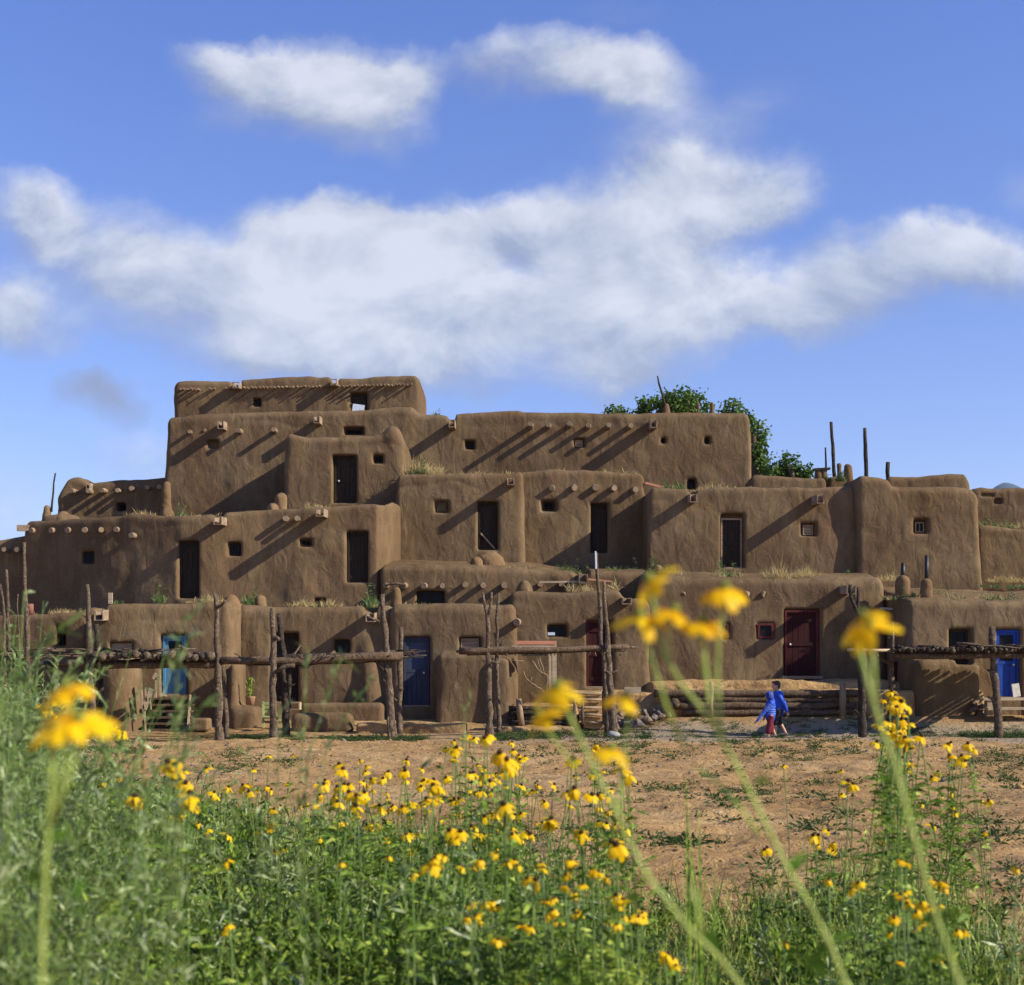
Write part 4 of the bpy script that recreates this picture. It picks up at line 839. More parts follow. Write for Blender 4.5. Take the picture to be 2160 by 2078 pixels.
# ------------------------------------------------------------------ boys
def human(label, feet, H, parts, gid='boys walking past the log wall'):
    t = thing('person', label, 'person', feet, gid)
    return t
def sdf_part(name, prims, mat, t, h, k=.03, na=()):
    return adobe_blob(name, prims, mat, h, k, parent=t, na=na)
def boy(label, X, Y, H, shorts, jacket, arm_fwd, hood, stride):
    z0 = ground_z(X, Y); s = H/1.36; t = human(label, (X, Y, z0), H, None)
    Q = lambda x, y, z: np.array([X+x*s, Y+y*s, z0+z*s])
    # walking towards -X ; y is sideways (camera side negative)
    hip = .66; sh = 1.06
    a = stride
    near_knee = Q(-.10*a, -.08, .36); near_ank = Q(-.02*a-.06, -.08, .07)
    far_knee = Q(.06*a, .08, .36); far_ank = Q(.22*a, .08, .10)
    P_ = []
    for (hp, kn, an, yy) in ((Q(0, -.08, hip), near_knee, near_ank, -.08), (Q(0, .08, hip), far_knee, far_ank, .08)):
        P_ += [('c', hp, kn, .085*s, .055*s), ('c', kn, an, .052*s, .033*s)]
    P_ += [('c', Q(0, 0, hip), Q(0, 0, sh-.05), .12*s, .12*s), ('c', Q(0, 0, sh), Q(-.02, 0, sh+.1), .05*s, .045*s)]
    head = Q(-.045, 0, sh+.19)
    P_ += [('e', head, (.092*s, .074*s, .105*s)), ('e', head+np.array([-.03, 0, -.05])*s, (.06*s, .055*s, .06*s)),
           ('e', head+np.array([-.098, 0, -.018])*s, (.02*s, .012*s, .017*s)),      # nose
           ('e', head+np.array([-.085, 0, -.06])*s, (.014*s, .025*s, .01*s)),      # lips
           ('e', head+np.array([.005, -.078, -.01])*s, (.02*s, .012*s, .028*s)), ('e', head+np.array([.005, .078, -.01])*s, (.02*s, .012*s, .028*s))]
    if arm_fwd: el, wr = Q(-.22, -.15, .76), Q(-.42, -.16, .52)
    else: el, wr = Q(.12, -.16, .83), Q(.19, -.17, .62)
    el2, wr2 = Q(-.08, .16, .83), Q(-.14, .18, .62)
    hands = []
    for (e_, w_) in ((el, wr), (el2, wr2)):
        d = (w_-e_)/np.linalg.norm(w_-e_); sd = np.array([0, 1, 0.]); up = np.cross(d, sd)
        P_ += [('c', e_, w_, .036*s, .025*s), ('c', w_, w_+d*.055*s, .027*s, .026*s)]
        for i, L in enumerate((.046, .055, .052, .042)):
            b0 = w_+d*.06*s+up*(i-1.5)*.017*s; k1 = b0+d*L*.55*s+sd*.004*s; k2 = k1+d*L*.45*s+sd*.016*s
            hands += [('c', b0-d*.02*s, k1, .0082*s, .0078*s), ('c', k1, k2, .0078*s, .0065*s)]
        th = w_+d*.02*s-up*.024*s; hands += [('c', th, th+d*.035*s-up*.02*s+sd*.008*s, .009*s, .0075*s)]
    body = sdf_part('body', P_+hands, 'skin', t, .0115, .012)
    # eyes
    for sy in (-1, 1):
        e_ = head+np.array([-.083, sy*.03, .012])*s; MB().tube([e_, e_+np.array([-.006, 0, 0])], [.011*s, .008*s], 8).build('eye', 'hair', body, smooth=True)
    # clothes
    J = [('c', Q(0, 0, .68), Q(.0, 0, 1.0), .155*s, .135*s), ('c', Q(0, -.06, 1.02), Q(0, .06, 1.02), .10*s, .10*s),
         ('c', Q(0, -.11, 1.02), el, .068*s, .055*s), ('c', el, wr, .055*s, .04*s), ('c', Q(0, .11, 1.02), el2, .068*s, .055*s), ('c', el2, wr2, .055*s, .04*s)]
    jk = sdf_part('jacket', J, jacket, t, .016, .04, na=((.09, .012), (.04, .005)))
    sdf_part('hem', [('c', Q(0, -.03, .595), Q(0, .03, .595), .135*s, .135*s)], 'jacket_dark', jk, .02, .02)
    kz = .20 if hood else .02; SH = [('c', Q(0, 0, .62), Q(0, 0, .66), .135*s, .13*s), ('c', Q(0, -.08, .62), near_knee+np.array([0, 0, -kz*.7]), .10*s, .082*s), ('c', Q(0, .08, .62), far_knee+np.array([0, 0, -kz*.7]), .10*s, .082*s)]
    sdf_part('shorts', SH, shorts, t, .016, .02, na=((.07, .008),))
    for an in (near_ank, far_ank): sdf_part('shoe', [('c', an+np.array([.02, 0, -.035])*s, an+np.array([-.12, 0, -.05])*s, .038*s, .03*s)], 'shoe', t, .012, .02)
    if hood:
        hd = sdf_part('hood', [('e', head+np.array([.02, 0, .005])*s, (.115*s, .105*s, .125*s)), ('c', Q(.04, 0, sh+.02), Q(.02, 0, sh+.1), .10*s, .08*s)], 'jacket_dark', t, .014, .04, na=((.08, .01),))
        for i in range(6):
            c0 = head+np.array([-.01+.022*i, 0, .0])*s
            pts = [c0+np.array([0, math.cos(a_)*.112, math.sin(a_)*.125])*s*(1-.045*abs(i-2.2)) for a_ in np.linspace(-.6, math.pi+.6, 18)]
            if i % 2: MB().tube(pts, .006*s, 5).build('stripe', 'stripe', hd, smooth=True)
        for (p0, p1, r0, r1) in ((Q(0, -.11, 1.02), el, .070, .058), (el, wr, .056, .043)):
            d = (p1-p0)/np.linalg.norm(p1-p0); u = np.cross(d, [0, 1, 0]); w = np.cross(d, u)
            for f in (.2, .38, .56, .74):
                c0 = p0+(p1-p0)*f; r = (r0+(r1-r0)*f+.004)*s; MB().tube([c0+(u*math.cos(q)+w*math.sin(q))*r for q in np.linspace(0, 6.283, 15)], .007*s, 5).build('stripe', 'stripe', jk, smooth=True)
        for zz in (.72, .78, .84, .92):
            MB().tube([Q(math.cos(q)*.158, math.sin(q)*.158, zz) for q in np.linspace(math.pi*1.0, math.pi*2.2, 16)], .007*s, 5).build('stripe', 'stripe', jk, smooth=True)
    else:
        sdf_part('hair', [('e', head+np.array([.018, 0, .032])*s, (.096*s, .084*s, .092*s)), ('e', head+np.array([.05, 0, -.03])*s, (.05*s, .068*s, .06*s)), ('e', head+np.array([-.06, 0, .085])*s, (.045*s, .06*s, .025*s))], 'hair', t, .011, .02, na=((.03, .008),))
        MB().tube([Q(math.cos(q)*.062-.01, math.sin(q)*.07, sh+.055+.02*math.cos(q)) for q in np.linspace(0, 6.283, 16)], .014*s, 6).build('collar', 'collar_green', jk, smooth=True)
    return t
boy('taller boy with short dark hair, blue jacket with green collar and dark shorts', (1641-CX)/F*35.0, 35.0, 1.37, 'shorts_dark', 'jacket', False, False, .9)
boy('smaller boy in a blue striped hooded jacket and red shorts with one arm held forward', (1625-CX)/F*34.5, 34.5, 1.12, 'shorts_red', 'jacket', True, True, .7)

# ------------------------------------------------------------------ leaves in bulk
def leaves(base, d, L, w, droop=.35, side=None):
    """narrow two-segment leaves; base (n,3), d unit (n,3)"""
    n = len(base); L = np.broadcast_to(L, (n,))[:, None]; w = np.broadcast_to(w, (n,))[:, None]
    if side is None: side = rng.normal(0, 1, (n, 3))
    sd = np.cross(d, side); sd /= np.linalg.norm(sd, axis=1)[:, None]+1e-9
    g_ = np.array([0, 0, -1.])
    mid = base+d*L*.5+g_*L*droop*.12; tip = base+d*L*.95+g_*L*droop*.55
    V = np.stack([base-sd*w*.18, base+sd*w*.18, mid-sd*w*.5, mid+sd*w*.5, tip-sd*w*.08, tip+sd*w*.08], 1).reshape(-1, 3)
    k = np.arange(n)[:, None]*6
    Q = np.concatenate([k+np.array([[0, 1, 3, 2]]), k+np.array([[2, 3, 5, 4]])])
    return V, Q
def unit(v): return v/(np.linalg.norm(v, axis=-1, keepdims=True)+1e-9)
def stems_mesh(paths, r0, r1):
    """paths (n,k,3) -> 3-sided tubes"""
    n, k, _ = paths.shape; t = unit(np.gradient(paths, axis=1)); u = unit(np.cross(t, np.array([.3, .9, .1]))); w = np.cross(t, u)
    rad = (np.linspace(0, 1, k)[None, :]*(r1-r0)[:, None]+r0[:, None])[..., None]
    ring = [paths+(u*math.cos(a)+w*math.sin(a))*rad for a in (0, 2.094, 4.188)]
    V = np.stack(ring, 2).reshape(-1, 3); Q = []
    b = (np.arange(n)*k*3)[:, None, None]; s = (np.arange(k-1)*3)[None, :, None]; j = np.arange(3)[None, None, :]; j2 = (j+1) % 3
    Q = np.stack([b+s+j, b+s+j2, b+s+3+j2, b+s+3+j], -1).reshape(-1, 4)
    return V, Q
def weed_batch(XY, H, nbr, nlf, lL, lw, lean=.18, updir=.75, kk=6, branch_len=.45):
    """XY (n,2) feet, H heights: main stem + branches, leaves on all; returns stem mesh, leaf mesh"""
    n = len(XY); z = gz(XY[:, 0], XY[:, 1])+gnoise(XY[:, 0], XY[:, 1])-.02
    foot = np.c_[XY, z]; ln = rng.normal(0, lean, (n, 2)); t = np.linspace(0, 1, kk)
    main = foot[:, None]+np.stack([t[None]**1.6*ln[:, :1]*H[:, None], t[None]**1.6*ln[:, 1:]*H[:, None], t[None]*H[:, None]], -1)
    paths = [main]; rr = [np.full(n, .004)]
    for b in range(nbr):
        f = rng.uniform(.15, .85, n); i = f*(kk-1); i0 = np.floor(i).astype(int); fr = (i-i0)[:, None]
        st = main[np.arange(n), i0]*(1-fr)+main[np.arange(n), np.minimum(i0+1, kk-1)]*fr
        a = rng.uniform(0, 6.283, n); dz = rng.uniform(.5, 1.4, n); d = unit(np.stack([np.cos(a), np.sin(a), dz], -1)); L = H*(1-f*.6)*branch_len*rng.uniform(.5, 1, n)
        paths.append(st[:, None]+d[:, None]*t[None, :, None]*L[:, None, None]+np.array([0, 0, 1.])*(t**2)[None, :, None]*(L*.25)[:, None, None]); rr.append(np.full(n, .0025))
    AP = np.concatenate(paths); R0 = np.concatenate(rr)
    Vs, Qs = stems_mesh(AP, R0, R0*.4)
    m = len(AP); per = max(1, int(nlf/(nbr+1))); f = rng.uniform(.08, 1, (m, per)); i = f*(kk-1); i0 = np.minimum(np.floor(i).astype(int), kk-2); fr = (i-i0)[..., None]
    r_ = np.arange(m)[:, None]; st = (AP[r_, i0]*(1-fr)+AP[r_, i0+1]*fr).reshape(-1, 3); tg = unit(AP[r_, i0+1]-AP[r_, i0]).reshape(-1, 3)
    d = unit(tg*updir+rng.normal(0, .55, st.shape)); q = len(st)
    Vl, Ql = leaves(st, d, lL*rng.uniform(.5, 1.2, q), lw*rng.uniform(.6, 1.2, q), rng.uniform(0, 1, (q, 1)))
    return Vs, Qs, Vl, Ql
PXH = np.array([(-200, 1.95), (0, 1.85), (70, 1.7), (150, 1.42), (220, 1.28), (300, 1.15), (450, 1.15), (700, 1.1), (900, 1.08), (1150, .92), (1350, .66), (1550, .66), (1700, .82), (1850, .85), (2000, .65), (2400, .7)], float)
PXB = np.array([(-200, 22), (0, 21), (250, 19), (450, 16), (700, 13.5), (900, 12.5), (1150, 11), (1350, 9.8), (1500, 9.6), (1650, 10.5), (1800, 11.5), (1950, 11), (2050, 9.3), (2400, 9)], float)
def scatter(n, y0, y1, x0=-120, x1=2280, p=1.0):
    Y = y0+(y1-y0)*rng.random(n)**p; px = rng.uniform(x0, x1, n); return px, Y
def stuff(name, mat, label, cat, V, Q): return tag(mesh_obj(name, V, Q, mat, smooth=False), label, cat, kind='stuff')
def merge(L):
    V = []; Q = []; n = 0
    for v, q in L: V.append(v); Q.append(q+n); n += len(v)
    return np.concatenate(V), np.concatenate(Q)
gs = []; gl = []; bs = []; bl = []
def field(n, y0, y1, kind, hs=(1, 1), p=.75, x0=-120, x1=2280):
    px, Y = scatter(n, y0, y1, x0, x1, p); B = np.interp(px, PXB[:, 0], PXB[:, 1]); X = (px-CX)/F*Y
    dn = vnoise(np.c_[X, Y, Y*0], 1.3, 5.)+.5; keep = (Y < B*(.93+.14*rng.random(n))) & (dn > .18*rng.random(n)+.12*(Y/B)); px, Y, X, B = px[keep], Y[keep], X[keep], B[keep]
    H = np.interp(px, PXH[:, 0], PXH[:, 1])*rng.uniform(*hs, len(px))*(1-.62*ss(.55, 1, Y/B)); vn = vnoise(np.c_[X, Y, Y*0], .8, 50.)
    return np.c_[X, Y], H*(1+.5*vn)
XY, H = field(850, 3.6, 20, 'a', (.5, .95), .62); a = weed_batch(XY, H, 7, 130, .095, .014); gs.append(a[:2]); gl.append(a[2:])
XY, H = field(800, 3.8, 15, 'b', (.3, .7), .6); a = weed_batch(XY, H, 6, 120, .085, .024, updir=.4); bs.append(a[:2]); bl.append(a[2:])
XY, H = field(420, 3.4, 6.2, 'b', (.4, .72), 1); a = weed_batch(XY, H, 7, 150, .07, .016, updir=.5); bs.append(a[:2]); bl.append(a[2:])
# grey-green thicket close at the left
XY, H = field(120, 2.6, 6.0, 'a', (.7, 1.02), 1, -160, 190); a = weed_batch(XY, H, 7, 150, .07, .008, .16); gs.append(a[:2]); gl.append(a[2:])
XY, H = field(200, 5, 14, 'a', (.75, 1.02), 1, -160, 150); a = weed_batch(XY, H, 8, 180, .075, .012, .1); gs.append(a[:2]); gl.append(a[2:])
stuff('weeds', 'leaf_greygreen', 'tangle of grey-green narrow leaved weeds filling the foreground', 'weeds', *merge(gl))
stuff('weed_leaves', 'leaf_green', 'bright green leafy undergrowth among the yellow flowers', 'weeds', *merge(bl))
stuff('weed_stems', 'stem_mass', 'thin green stems of the foreground weeds', 'weeds', *merge(gs+bs))
# grass blades
n = 52000; px, Y = scatter(n, 3.6, 19, p=.7); B = np.interp(px, PXB[:, 0], PXB[:, 1]); X = (px-CX)/F*Y
dn = vnoise(np.c_[X, Y, Y*0], .7, 15.)+.5; k = (Y < B*rng.uniform(.75, 1.1, n)) & (dn > .3); px, Y, X = px[k], Y[k], X[k]
d = unit(np.stack([rng.normal(0, .28, len(X)), rng.normal(0, .28, len(X)), np.ones(len(X))], -1)); L = rng.uniform(.2, .72, len(X))*np.where(px < 500, 1.25, 1.0)
stuff('grass', 'leaf_grass', 'long grass blades growing through the foreground weeds', 'grass', *leaves(np.c_[X, Y, gz(X, Y)+gnoise(X, Y)], d, L, .009, rng.uniform(.1, 1, (len(X), 1))))
# small herbs on the dirt and green strip under the racks
def herbs(n, xf, yf, size, cond=None):
    px = xf(n); Y = yf(n); X = (px-CX)/F*Y
    if cond is not None: k = cond(px, Y, X); X, Y = X[k], Y[k]
    m = len(X); per = 44; c = np.repeat(np.c_[X, Y, gz(X, Y)+gnoise(X, Y)], per, 0); s = np.repeat(rng.uniform(.4, 1.3, m)*size, per)
    a = rng.uniform(0, 6.283, m*per); e = rng.uniform(.15, 1.1, m*per); d = np.stack([np.cos(a)*np.cos(e), np.sin(a)*np.cos(e), np.sin(e)], -1); off = d*s[:, None]*rng.uniform(0, .8, (m*per, 1))*np.array([1, 1, .5])
    return leaves(c+off*1.3, d, s*rng.uniform(.15, .45, m*per), s*.10, .5*np.ones((m*per, 1)))
U = lambda a, b: (lambda n: rng.uniform(a, b, n))
def patchy(px, Y, X):
    dn = vnoise(np.c_[X*.8, Y*.35, Y*0], 1.0, 33.)+.5; w = np.interp(px, [0, 500, 1000, 1250, 1500, 2160], [.5, .66, .72, .58, .5, .46]); return dn > w
hL = [herbs(2300, U(-60, 2220), lambda n: 10+24*rng.random(n)**.8, .17, patchy),
      herbs(150, U(1100, 2220), U(10, 33), .22),
      herbs(650, U(1290, 2220), U(34.4, 36.7), .13, lambda px, Y, X: vnoise(np.c_[X, Y, Y*0], .9, 3)+.5 > .42),
      herbs(620, U(395, 1060), U(33.3, 34.9), .15, lambda px, Y, X: vnoise(np.c_[X, Y, Y*0], .9, 13)+.5 > .3),
      herbs(420, U(1050, 1370), U(33.4, 36.2), .16, lambda px, Y, X: vnoise(np.c_[X, Y, Y*0], .7, 23)+.5 > .38),
      herbs(90, U(2030, 2200), U(34.6, 35.4), .2)]
stuff('ground_weeds', 'leaf_ground', 'scattered low dark green weeds on the dirt and under the racks', 'weeds', *merge(hL))
# terrace herbs
V, Q = herbs(110, U(1400, 1860), U(37.4, 39.5), .1); V[:, 2] += .78-.42*0+np.interp(V[:, 1], [37.4, 38.3, 38.6], [0.0, .02, .2])-.1
stuff('ground_weeds', 'leaf_ground', 'little weeds on the dirt terrace below the red door', 'weeds', V, Q)
# roof grass
def tufts(L, dry=True):
    out = []
    for (x0, x1, y0, y1, Y0, Y1, n, hh) in L:
        f = rng.random(n); px = x0+(x1-x0)*f; t = rng.random(n); Y = Y0+(Y1-Y0)*t; yy = y0+(y1-y0)*f
        z = CZ+(HY-yy)/F*Y0-.05; X = (px-CX)/F*Y; cn = np.clip(vnoise(np.c_[X*1.0, Y*0, Y*0], .5, 77.)+.5, 0, 1); kq = cn > .38; X, Y, z, t, cn = X[kq], Y[kq], z[kq], t[kq], cn[kq]; n = len(X); cl = .25+1.1*cn**1.6
        if n == 0: continue
        for q in range(7):
            d = unit(np.stack([rng.normal(0, .5, n), rng.normal(0, .4, n), np.ones(n)], -1)); b = np.c_[X+rng.normal(0, .03, n), Y, z+t*(Y1-Y0)*.05]
            out.append(leaves(b, d, 1.25*hh*cl*rng.uniform(.3, 1.2, n), .014 if dry else .028, rng.uniform(0, .8, (n, 1))))
        if not dry:
            k = rng.random(n) < .12; m = int(k.sum()); 
            if m:
                b0 = np.c_[X[k], Y[k], z[k]]; t_ = rng.random((m, 24))*hh*1.9*cl[k][:, None]; b = (b0[:, None]+t_[..., None]*np.array([0, 0, 1.])).reshape(-1, 3)
                d = unit(np.stack([rng.normal(0, 1, m*24), rng.normal(0, 1, m*24), rng.uniform(.3, 1.2, m*24)], -1)); out.append(leaves(b, d, .12*np.ones(m*24), .02, np.ones((m*24, 1))*.3))
    return merge(out)
V, Q = tufts([(858, 935, 998, 998, 44.2, 46.5, 130, .62), (935, 1080, 999, 999, 44.2, 46.5, 90, .22), (1130, 1350, 994, 996, 45, 47, 60, .2), (1380, 1560, 1028, 1027, 42.9, 46, 130, .22), (1560, 1750, 1026, 1026, 42.9, 45, 40, .14),
    (1400, 1540, 1219, 1221, 40.1, 42.2, 170, .28), (1540, 1640, 1220, 1221, 40.1, 42.2, 150, .3), (1640, 1740, 1221, 1221, 40.1, 42.2, 240, .52), (1740, 1890, 1221, 1222, 40.2, 42.0, 90, .3),
    (1860, 2200, 1262, 1268, 38.3, 42, 420, .25), (2080, 2200, 1225, 1225, 42.5, 44.4, 90, .26), (2070, 2180, 1110, 1112, 44.9, 46.0, 50, .3),
    (540, 700, 1278, 1278, 39.6, 41.2, 190, .34), (395, 480, 1269, 1268, 38.4, 41, 60, .2), (700, 980, 1277, 1276, 39.4, 41, 60, .15), (820, 1100, 1194, 1200, 41.6, 43.5, 150, .12), (930, 1120, 1200, 1203, 41.6, 43.2, 70, .22),
    (1380, 1440, 1215, 1217, 40.2, 42, 90, .42), (360, 460, 1085, 1084, 42, 47, 50, .16), (270, 330, 1085, 1085, 42, 46, 60, .3), (640, 700, 1066, 1064, 42, 44.5, 50, .25), (60, 180, 1296, 1291, 39.9, 41.3, 60, .15), (770, 830, 915, 910, 45, 47, 40, .2), (1195, 1305, 1246, 1243, 39.8, 41, 60, .3)])
stuff('dry_grass', 'grass_dry', 'dry golden grass growing along the mud roofs', 'grass', V, Q)
V, Q = tufts([(862, 905, 998, 998, 44.2, 46, 40, .35), (1150, 1210, 1205, 1206, 41.8, 44, 60, .22), (1215, 1362, 1207, 1206, 41.8, 44, 46, .26), (1395, 1445, 1029, 1029, 42.9, 45, 40, .33), (1370, 1420, 1218, 1218, 40.2, 42.3, 60, .35), (1515, 1560, 1220, 1220, 40.3, 42.3, 40, .28),
    (1750, 1790, 1221, 1221, 40.3, 42, 40, .3), (1862, 2200, 1262, 1268, 38.4, 42, 260, .26), (2060, 2180, 1235, 1240, 41, 42.4, 36, .2), (518, 545, 1277, 1277, 39.6, 41, 28, .42), (545, 700, 1278, 1278, 39.7, 41.2, 40, .2), (325, 345, 1269, 1269, 38.4, 40.5, 12, .3), (770, 795, 1279, 1279, 39.5, 40.5, 22, .32), (370, 400, 1086, 1086, 43, 46.5, 26, .25), (240, 260, 1273, 1272, 38.4, 40, 12, .2),
    (2075, 2140, 1110, 1112, 44.9, 46, 24, .3), (1748, 1782, 1010, 1012, 46.3, 46.5, 34, .2), (915, 930, 873, 874, 49, 51, 12, .25), (1140, 1160, 871, 871, 49, 50, 8, .2), (1960, 1975, 1100, 1100, 60, 60.1, 0, .2)], False)
stuff('roof_weeds', 'leaf_roof', 'small green weeds growing on the mud roofs', 'weeds', V, Q)

# ------------------------------------------------------------------ trees
def tree(label, trunk_px, Y, crowns, nl, seed):
    r = np.random.default_rng(seed); base = P(trunk_px, 1400, Y); base[2] = ground_z(base[0], Y)-.1
    t = thing('cottonwood_tree', label, 'tree', base, 'trees behind the pueblo'); cs = [(P(x, y, Y+dy), rad*Y/F) for x, y, rad, dy in crowns]
    top = np.mean([c[0] for c in cs], 0); fork = base+(top-base)*.5; fork[2] = base[2]+(top[2]-base[2])*.45
    m = MB(); m.tube(pole_path([base, fork], .6, .06), .35, 10); m.build('trunk', 'bark', t, smooth=True)
    for c, rad in cs: MB().tube(pole_path([fork, (fork+c)/2+r.normal(0, .2, 3), c], .5, .06), .11, 7).build('limb', 'bark', t, smooth=True)
    B = []; D = []
    for c, rad in cs:
        nc = max(8, int(20*(rad/1.2)**2)); cc = unit(r.normal(0, 1, (nc, 3)))*(rad*r.uniform(.35, 1.02, nc)[:, None]); k = int(nl*.85*rad**2)
        w = r.integers(0, nc, k); B.append(c+cc[w]+r.normal(0, .12+rad*.03, (k, 3))); D.append(unit(cc[w]*.6+r.normal(0, 1, (k, 3))))
    B = np.concatenate(B); D = np.concatenate(D); V, Q = leaves(B, D, r.uniform(.1, .2, len(B)), .10, np.full((len(B), 1), .4), r.normal(0, 1, (len(B), 3)))
    mesh_obj('crown', V, Q, 'leaf_tree', t, smooth=False); return t
tree('large green tree whose crown shows above the upper wall beside the slanting pole', 1420, 60, [(1425, 850, 38, 0), (1400, 846, 30, .5), (1450, 842, 26, -.3), (1365, 858, 20, 0), (1352, 870, 26, .5), (1460, 866, 20, 0), (1440, 880, 60, 1), (1298, 868, 16, 0), (1315, 872, 10, .4), (1284, 874, 10, 0)], 1700, 1)
tree('tall green tree standing just right of the upper wall corner', 1600, 58, [(1588, 905, 22, 0), (1596, 930, 26, .4), (1600, 965, 26, 0), (1582, 962, 30, .8), (1575, 925, 24, .8), (1545, 867, 20, 0), (1530, 874, 14, 0), (1560, 882, 20, 0), (1618, 990, 22, 0), (1580, 995, 40, 1.)], 1900, 2)
tree('small low green tree right of the tall one, above the low parapet', 1665, 57, [(1662, 984, 22, 0), (1645, 994, 20, .4), (1685, 992, 22, 0), (1665, 1004, 30, .6), (1694, 1000, 14, 0), (1634, 1000, 16, 0)], 1900, 3)

# ------------------------------------------------------------------ coneflowers
def head_geo(c, ax, R, npet, droop, seed, petal_parts=False):
    r = np.random.default_rng(seed); ax = unit(np.array(ax, float)); u = unit(np.cross(ax, [.3, .9, .2])); w = np.cross(ax, u); pets = []
    for i in range(npet):
        if r.random() < .1: continue
        a = 6.283*i/npet+r.normal(0, .12); o = u*math.cos(a)+w*math.sin(a); dr = droop*r.uniform(.6, 1.35); L = R*r.uniform(.82, 1.12); wd = R*r.uniform(.40, .52); sd = np.cross(ax, o)
        tw = r.normal(0, .25); sd = sd*math.cos(tw)+ax*math.sin(tw); V = []
        for s, ww in ((.10, .5), (.35, .95), (.62, 1.1), (.88, .9), (1.0, .4)):
            ce = c+o*L*(s*math.cos(dr*s*.9))-ax*L*math.sin(dr*s)*s; cup = ax*wd*.10*(-1)
            V += [ce-sd*wd*ww/2+cup, ce, ce+sd*wd*ww/2+cup]
        Q = [(3*k+j, 3*k+j+1, 3*k+4+j, 3*k+3+j) for k in range(4) for j in (0, 1)]; pets.append((np.array(V), Q))
    return pets
def cone_geo(mb, c, ax, R):
    ax = unit(np.array(ax, float)); mb.tube([c-ax*R*.10, c+ax*R*.0, c+ax*R*.14, c+ax*R*.27, c+ax*R*.33], [R*.14, R*.22, R*.23, R*.16, R*.03], 10)
FP = []
def template(seed):
    """small coneflower, head at z=1 above foot, stem length 1; instances are scaled"""
    t = thing('coneflower', 'x', 'flower', (0, 0, 0)); r = np.random.default_rng(seed)
    return t
cl = {'a': (2, 540, 1540, 3.5)}
T2 = '640,290,100 975,310,70 1100,300,90 500,400,90 600,420,80 650,400,80 600,530,90 740,490,120 800,460,90 740,560,90 910,560,90 1010,560,60 1080,570,90 1240,370,70 1310,410,110 1260,510,100 1480,130,90 1550,40,70 1610,60,60 1690,60,100 1800,170,130 1850,220,130 1910,250,80 1580,320,80 1680,330,70 1730,380,80 1790,360,70 1580,440,60 1500,510,90 1460,620,60 1690,640,90 1830,550,130 1860,620,90 1430,740,110 1510,750,110 1590,710,90 1620,830,60 1690,770,80 1830,730,70 1890,770,90 1410,890,70 1290,990,130 1110,700,50 1110,770,90 970,810,60 820,700,70 890,710,70 470,480,60 110,440,60 180,560,50 100,190,50 275,185,45 10,430,45 1660,960,45 1740,1270,90 1780,1300,50 1620,1370,60 1650,1410,50 1580,1290,45 1835,1540,80 1300,960,60 1910,960,70 1930,1000,50'
T3 = '620,110,60 460,220,110 460,430,110 590,480,100 650,570,60 810,290,110 820,240,70 270,680,120 510,760,110 700,690,70 760,700,60 770,850,160 130,770,100 20,770,80 20,250,70 10,150,60 440,980,80 590,1030,80 400,1070,50 170,1110,120 230,1020,80 520,1140,50 460,1200,50 700,1090,50 770,1220,110 800,1300,70 260,1260,70 300,1330,80 340,1400,90 490,1350,60 130,1450,80 720,1400,60 820,1380,70 930,1380,80 960,1350,50 1180,1690,110 1120,1660,60 1210,1740,50 90,1870,60 1865,885,80 390,1150,45'
T4 = '1080,80,110 1200,50,90 1400,110,80 1545,100,80 1410,190,80 1500,190,80 1125,240,70 1280,350,70 660,380,100 1130,470,50 1350,470,50 1455,610,70 1270,695,70 1430,775,45 400,780,90 550,840,70 440,850,50 735,1130,90 1045,1215,60 1100,1280,70 1160,1310,80 1200,1280,60 1320,1290,60 1190,1370,90 1185,1440,60 1000,1390,90 1330,1120,70 1370,1165,70 1465,1485,60 1330,1690,50 1040,1720,60 870,90,80'
T5 = '1010,1150,90 1050,1190,110 1100,1220,90 1020,1240,90 920,1170,50 950,1330,90 1050,1320,90 1030,1390,100 1100,1350,80 970,1420,90 1080,1460,110 1000,1400,80 1060,1280,60'
T1 = '870,355,60 730,425,60 1370,390,110 1400,470,140 1420,545,90 1330,630,70 1250,640,50 1580,460,70 1830,405,60 1900,430,50 1810,755,50 1890,755,50 30,540,70 1680,1440,60 995,490,130 1030,520,80 1240,240,150'
T6 = '350,1180,110 385,1275,100 840,1375,60 900,1395,90'
for s, ox, oy, k in ((T2, 540, 1540, 3.5), (T3, 1080, 1540, 3.5), (T4, 1600, 1540, 3.5), (T5, 1600, 1140, 3.493), (T1, 0, 1540, 3.5), (T6, 0, 1140, 3.493)):
    for q in s.split():
        a, b, c_ = map(float, q.split(',')); FP.append((ox+a/k, oy+b/k, c_))
XZ = [(0, 'at the left edge among the tallest weeds'), (250, 'below the left log rack'), (520, 'below the chair and dark posts'), (700, 'in front of the bare dirt left of centre'), (850, 'just left of the dense middle cluster'), (1000, 'in the dense cluster at the middle of the field edge'), (1150, 'below the forked posts'), (1260, 'left of the long leaning green stems'), (1420, 'among the leaning green stems'), (1700, 'below the two boys'), (1860, 'beside the rightmost leaning stem'), (1960, 'at the right on the open dirt')]
YZ = [(0, 'highest'), (1600, 'upper'), (1700, 'middle height'), (1830, 'lower'), (1930, 'lowest')]
def zone(x, y):
    xs_ = [t for v, t in XZ if x >= v][-1]; ys_ = [t for v, t in YZ if y >= v][-1]; return f'small {ys_} yellow coneflower {xs_}'
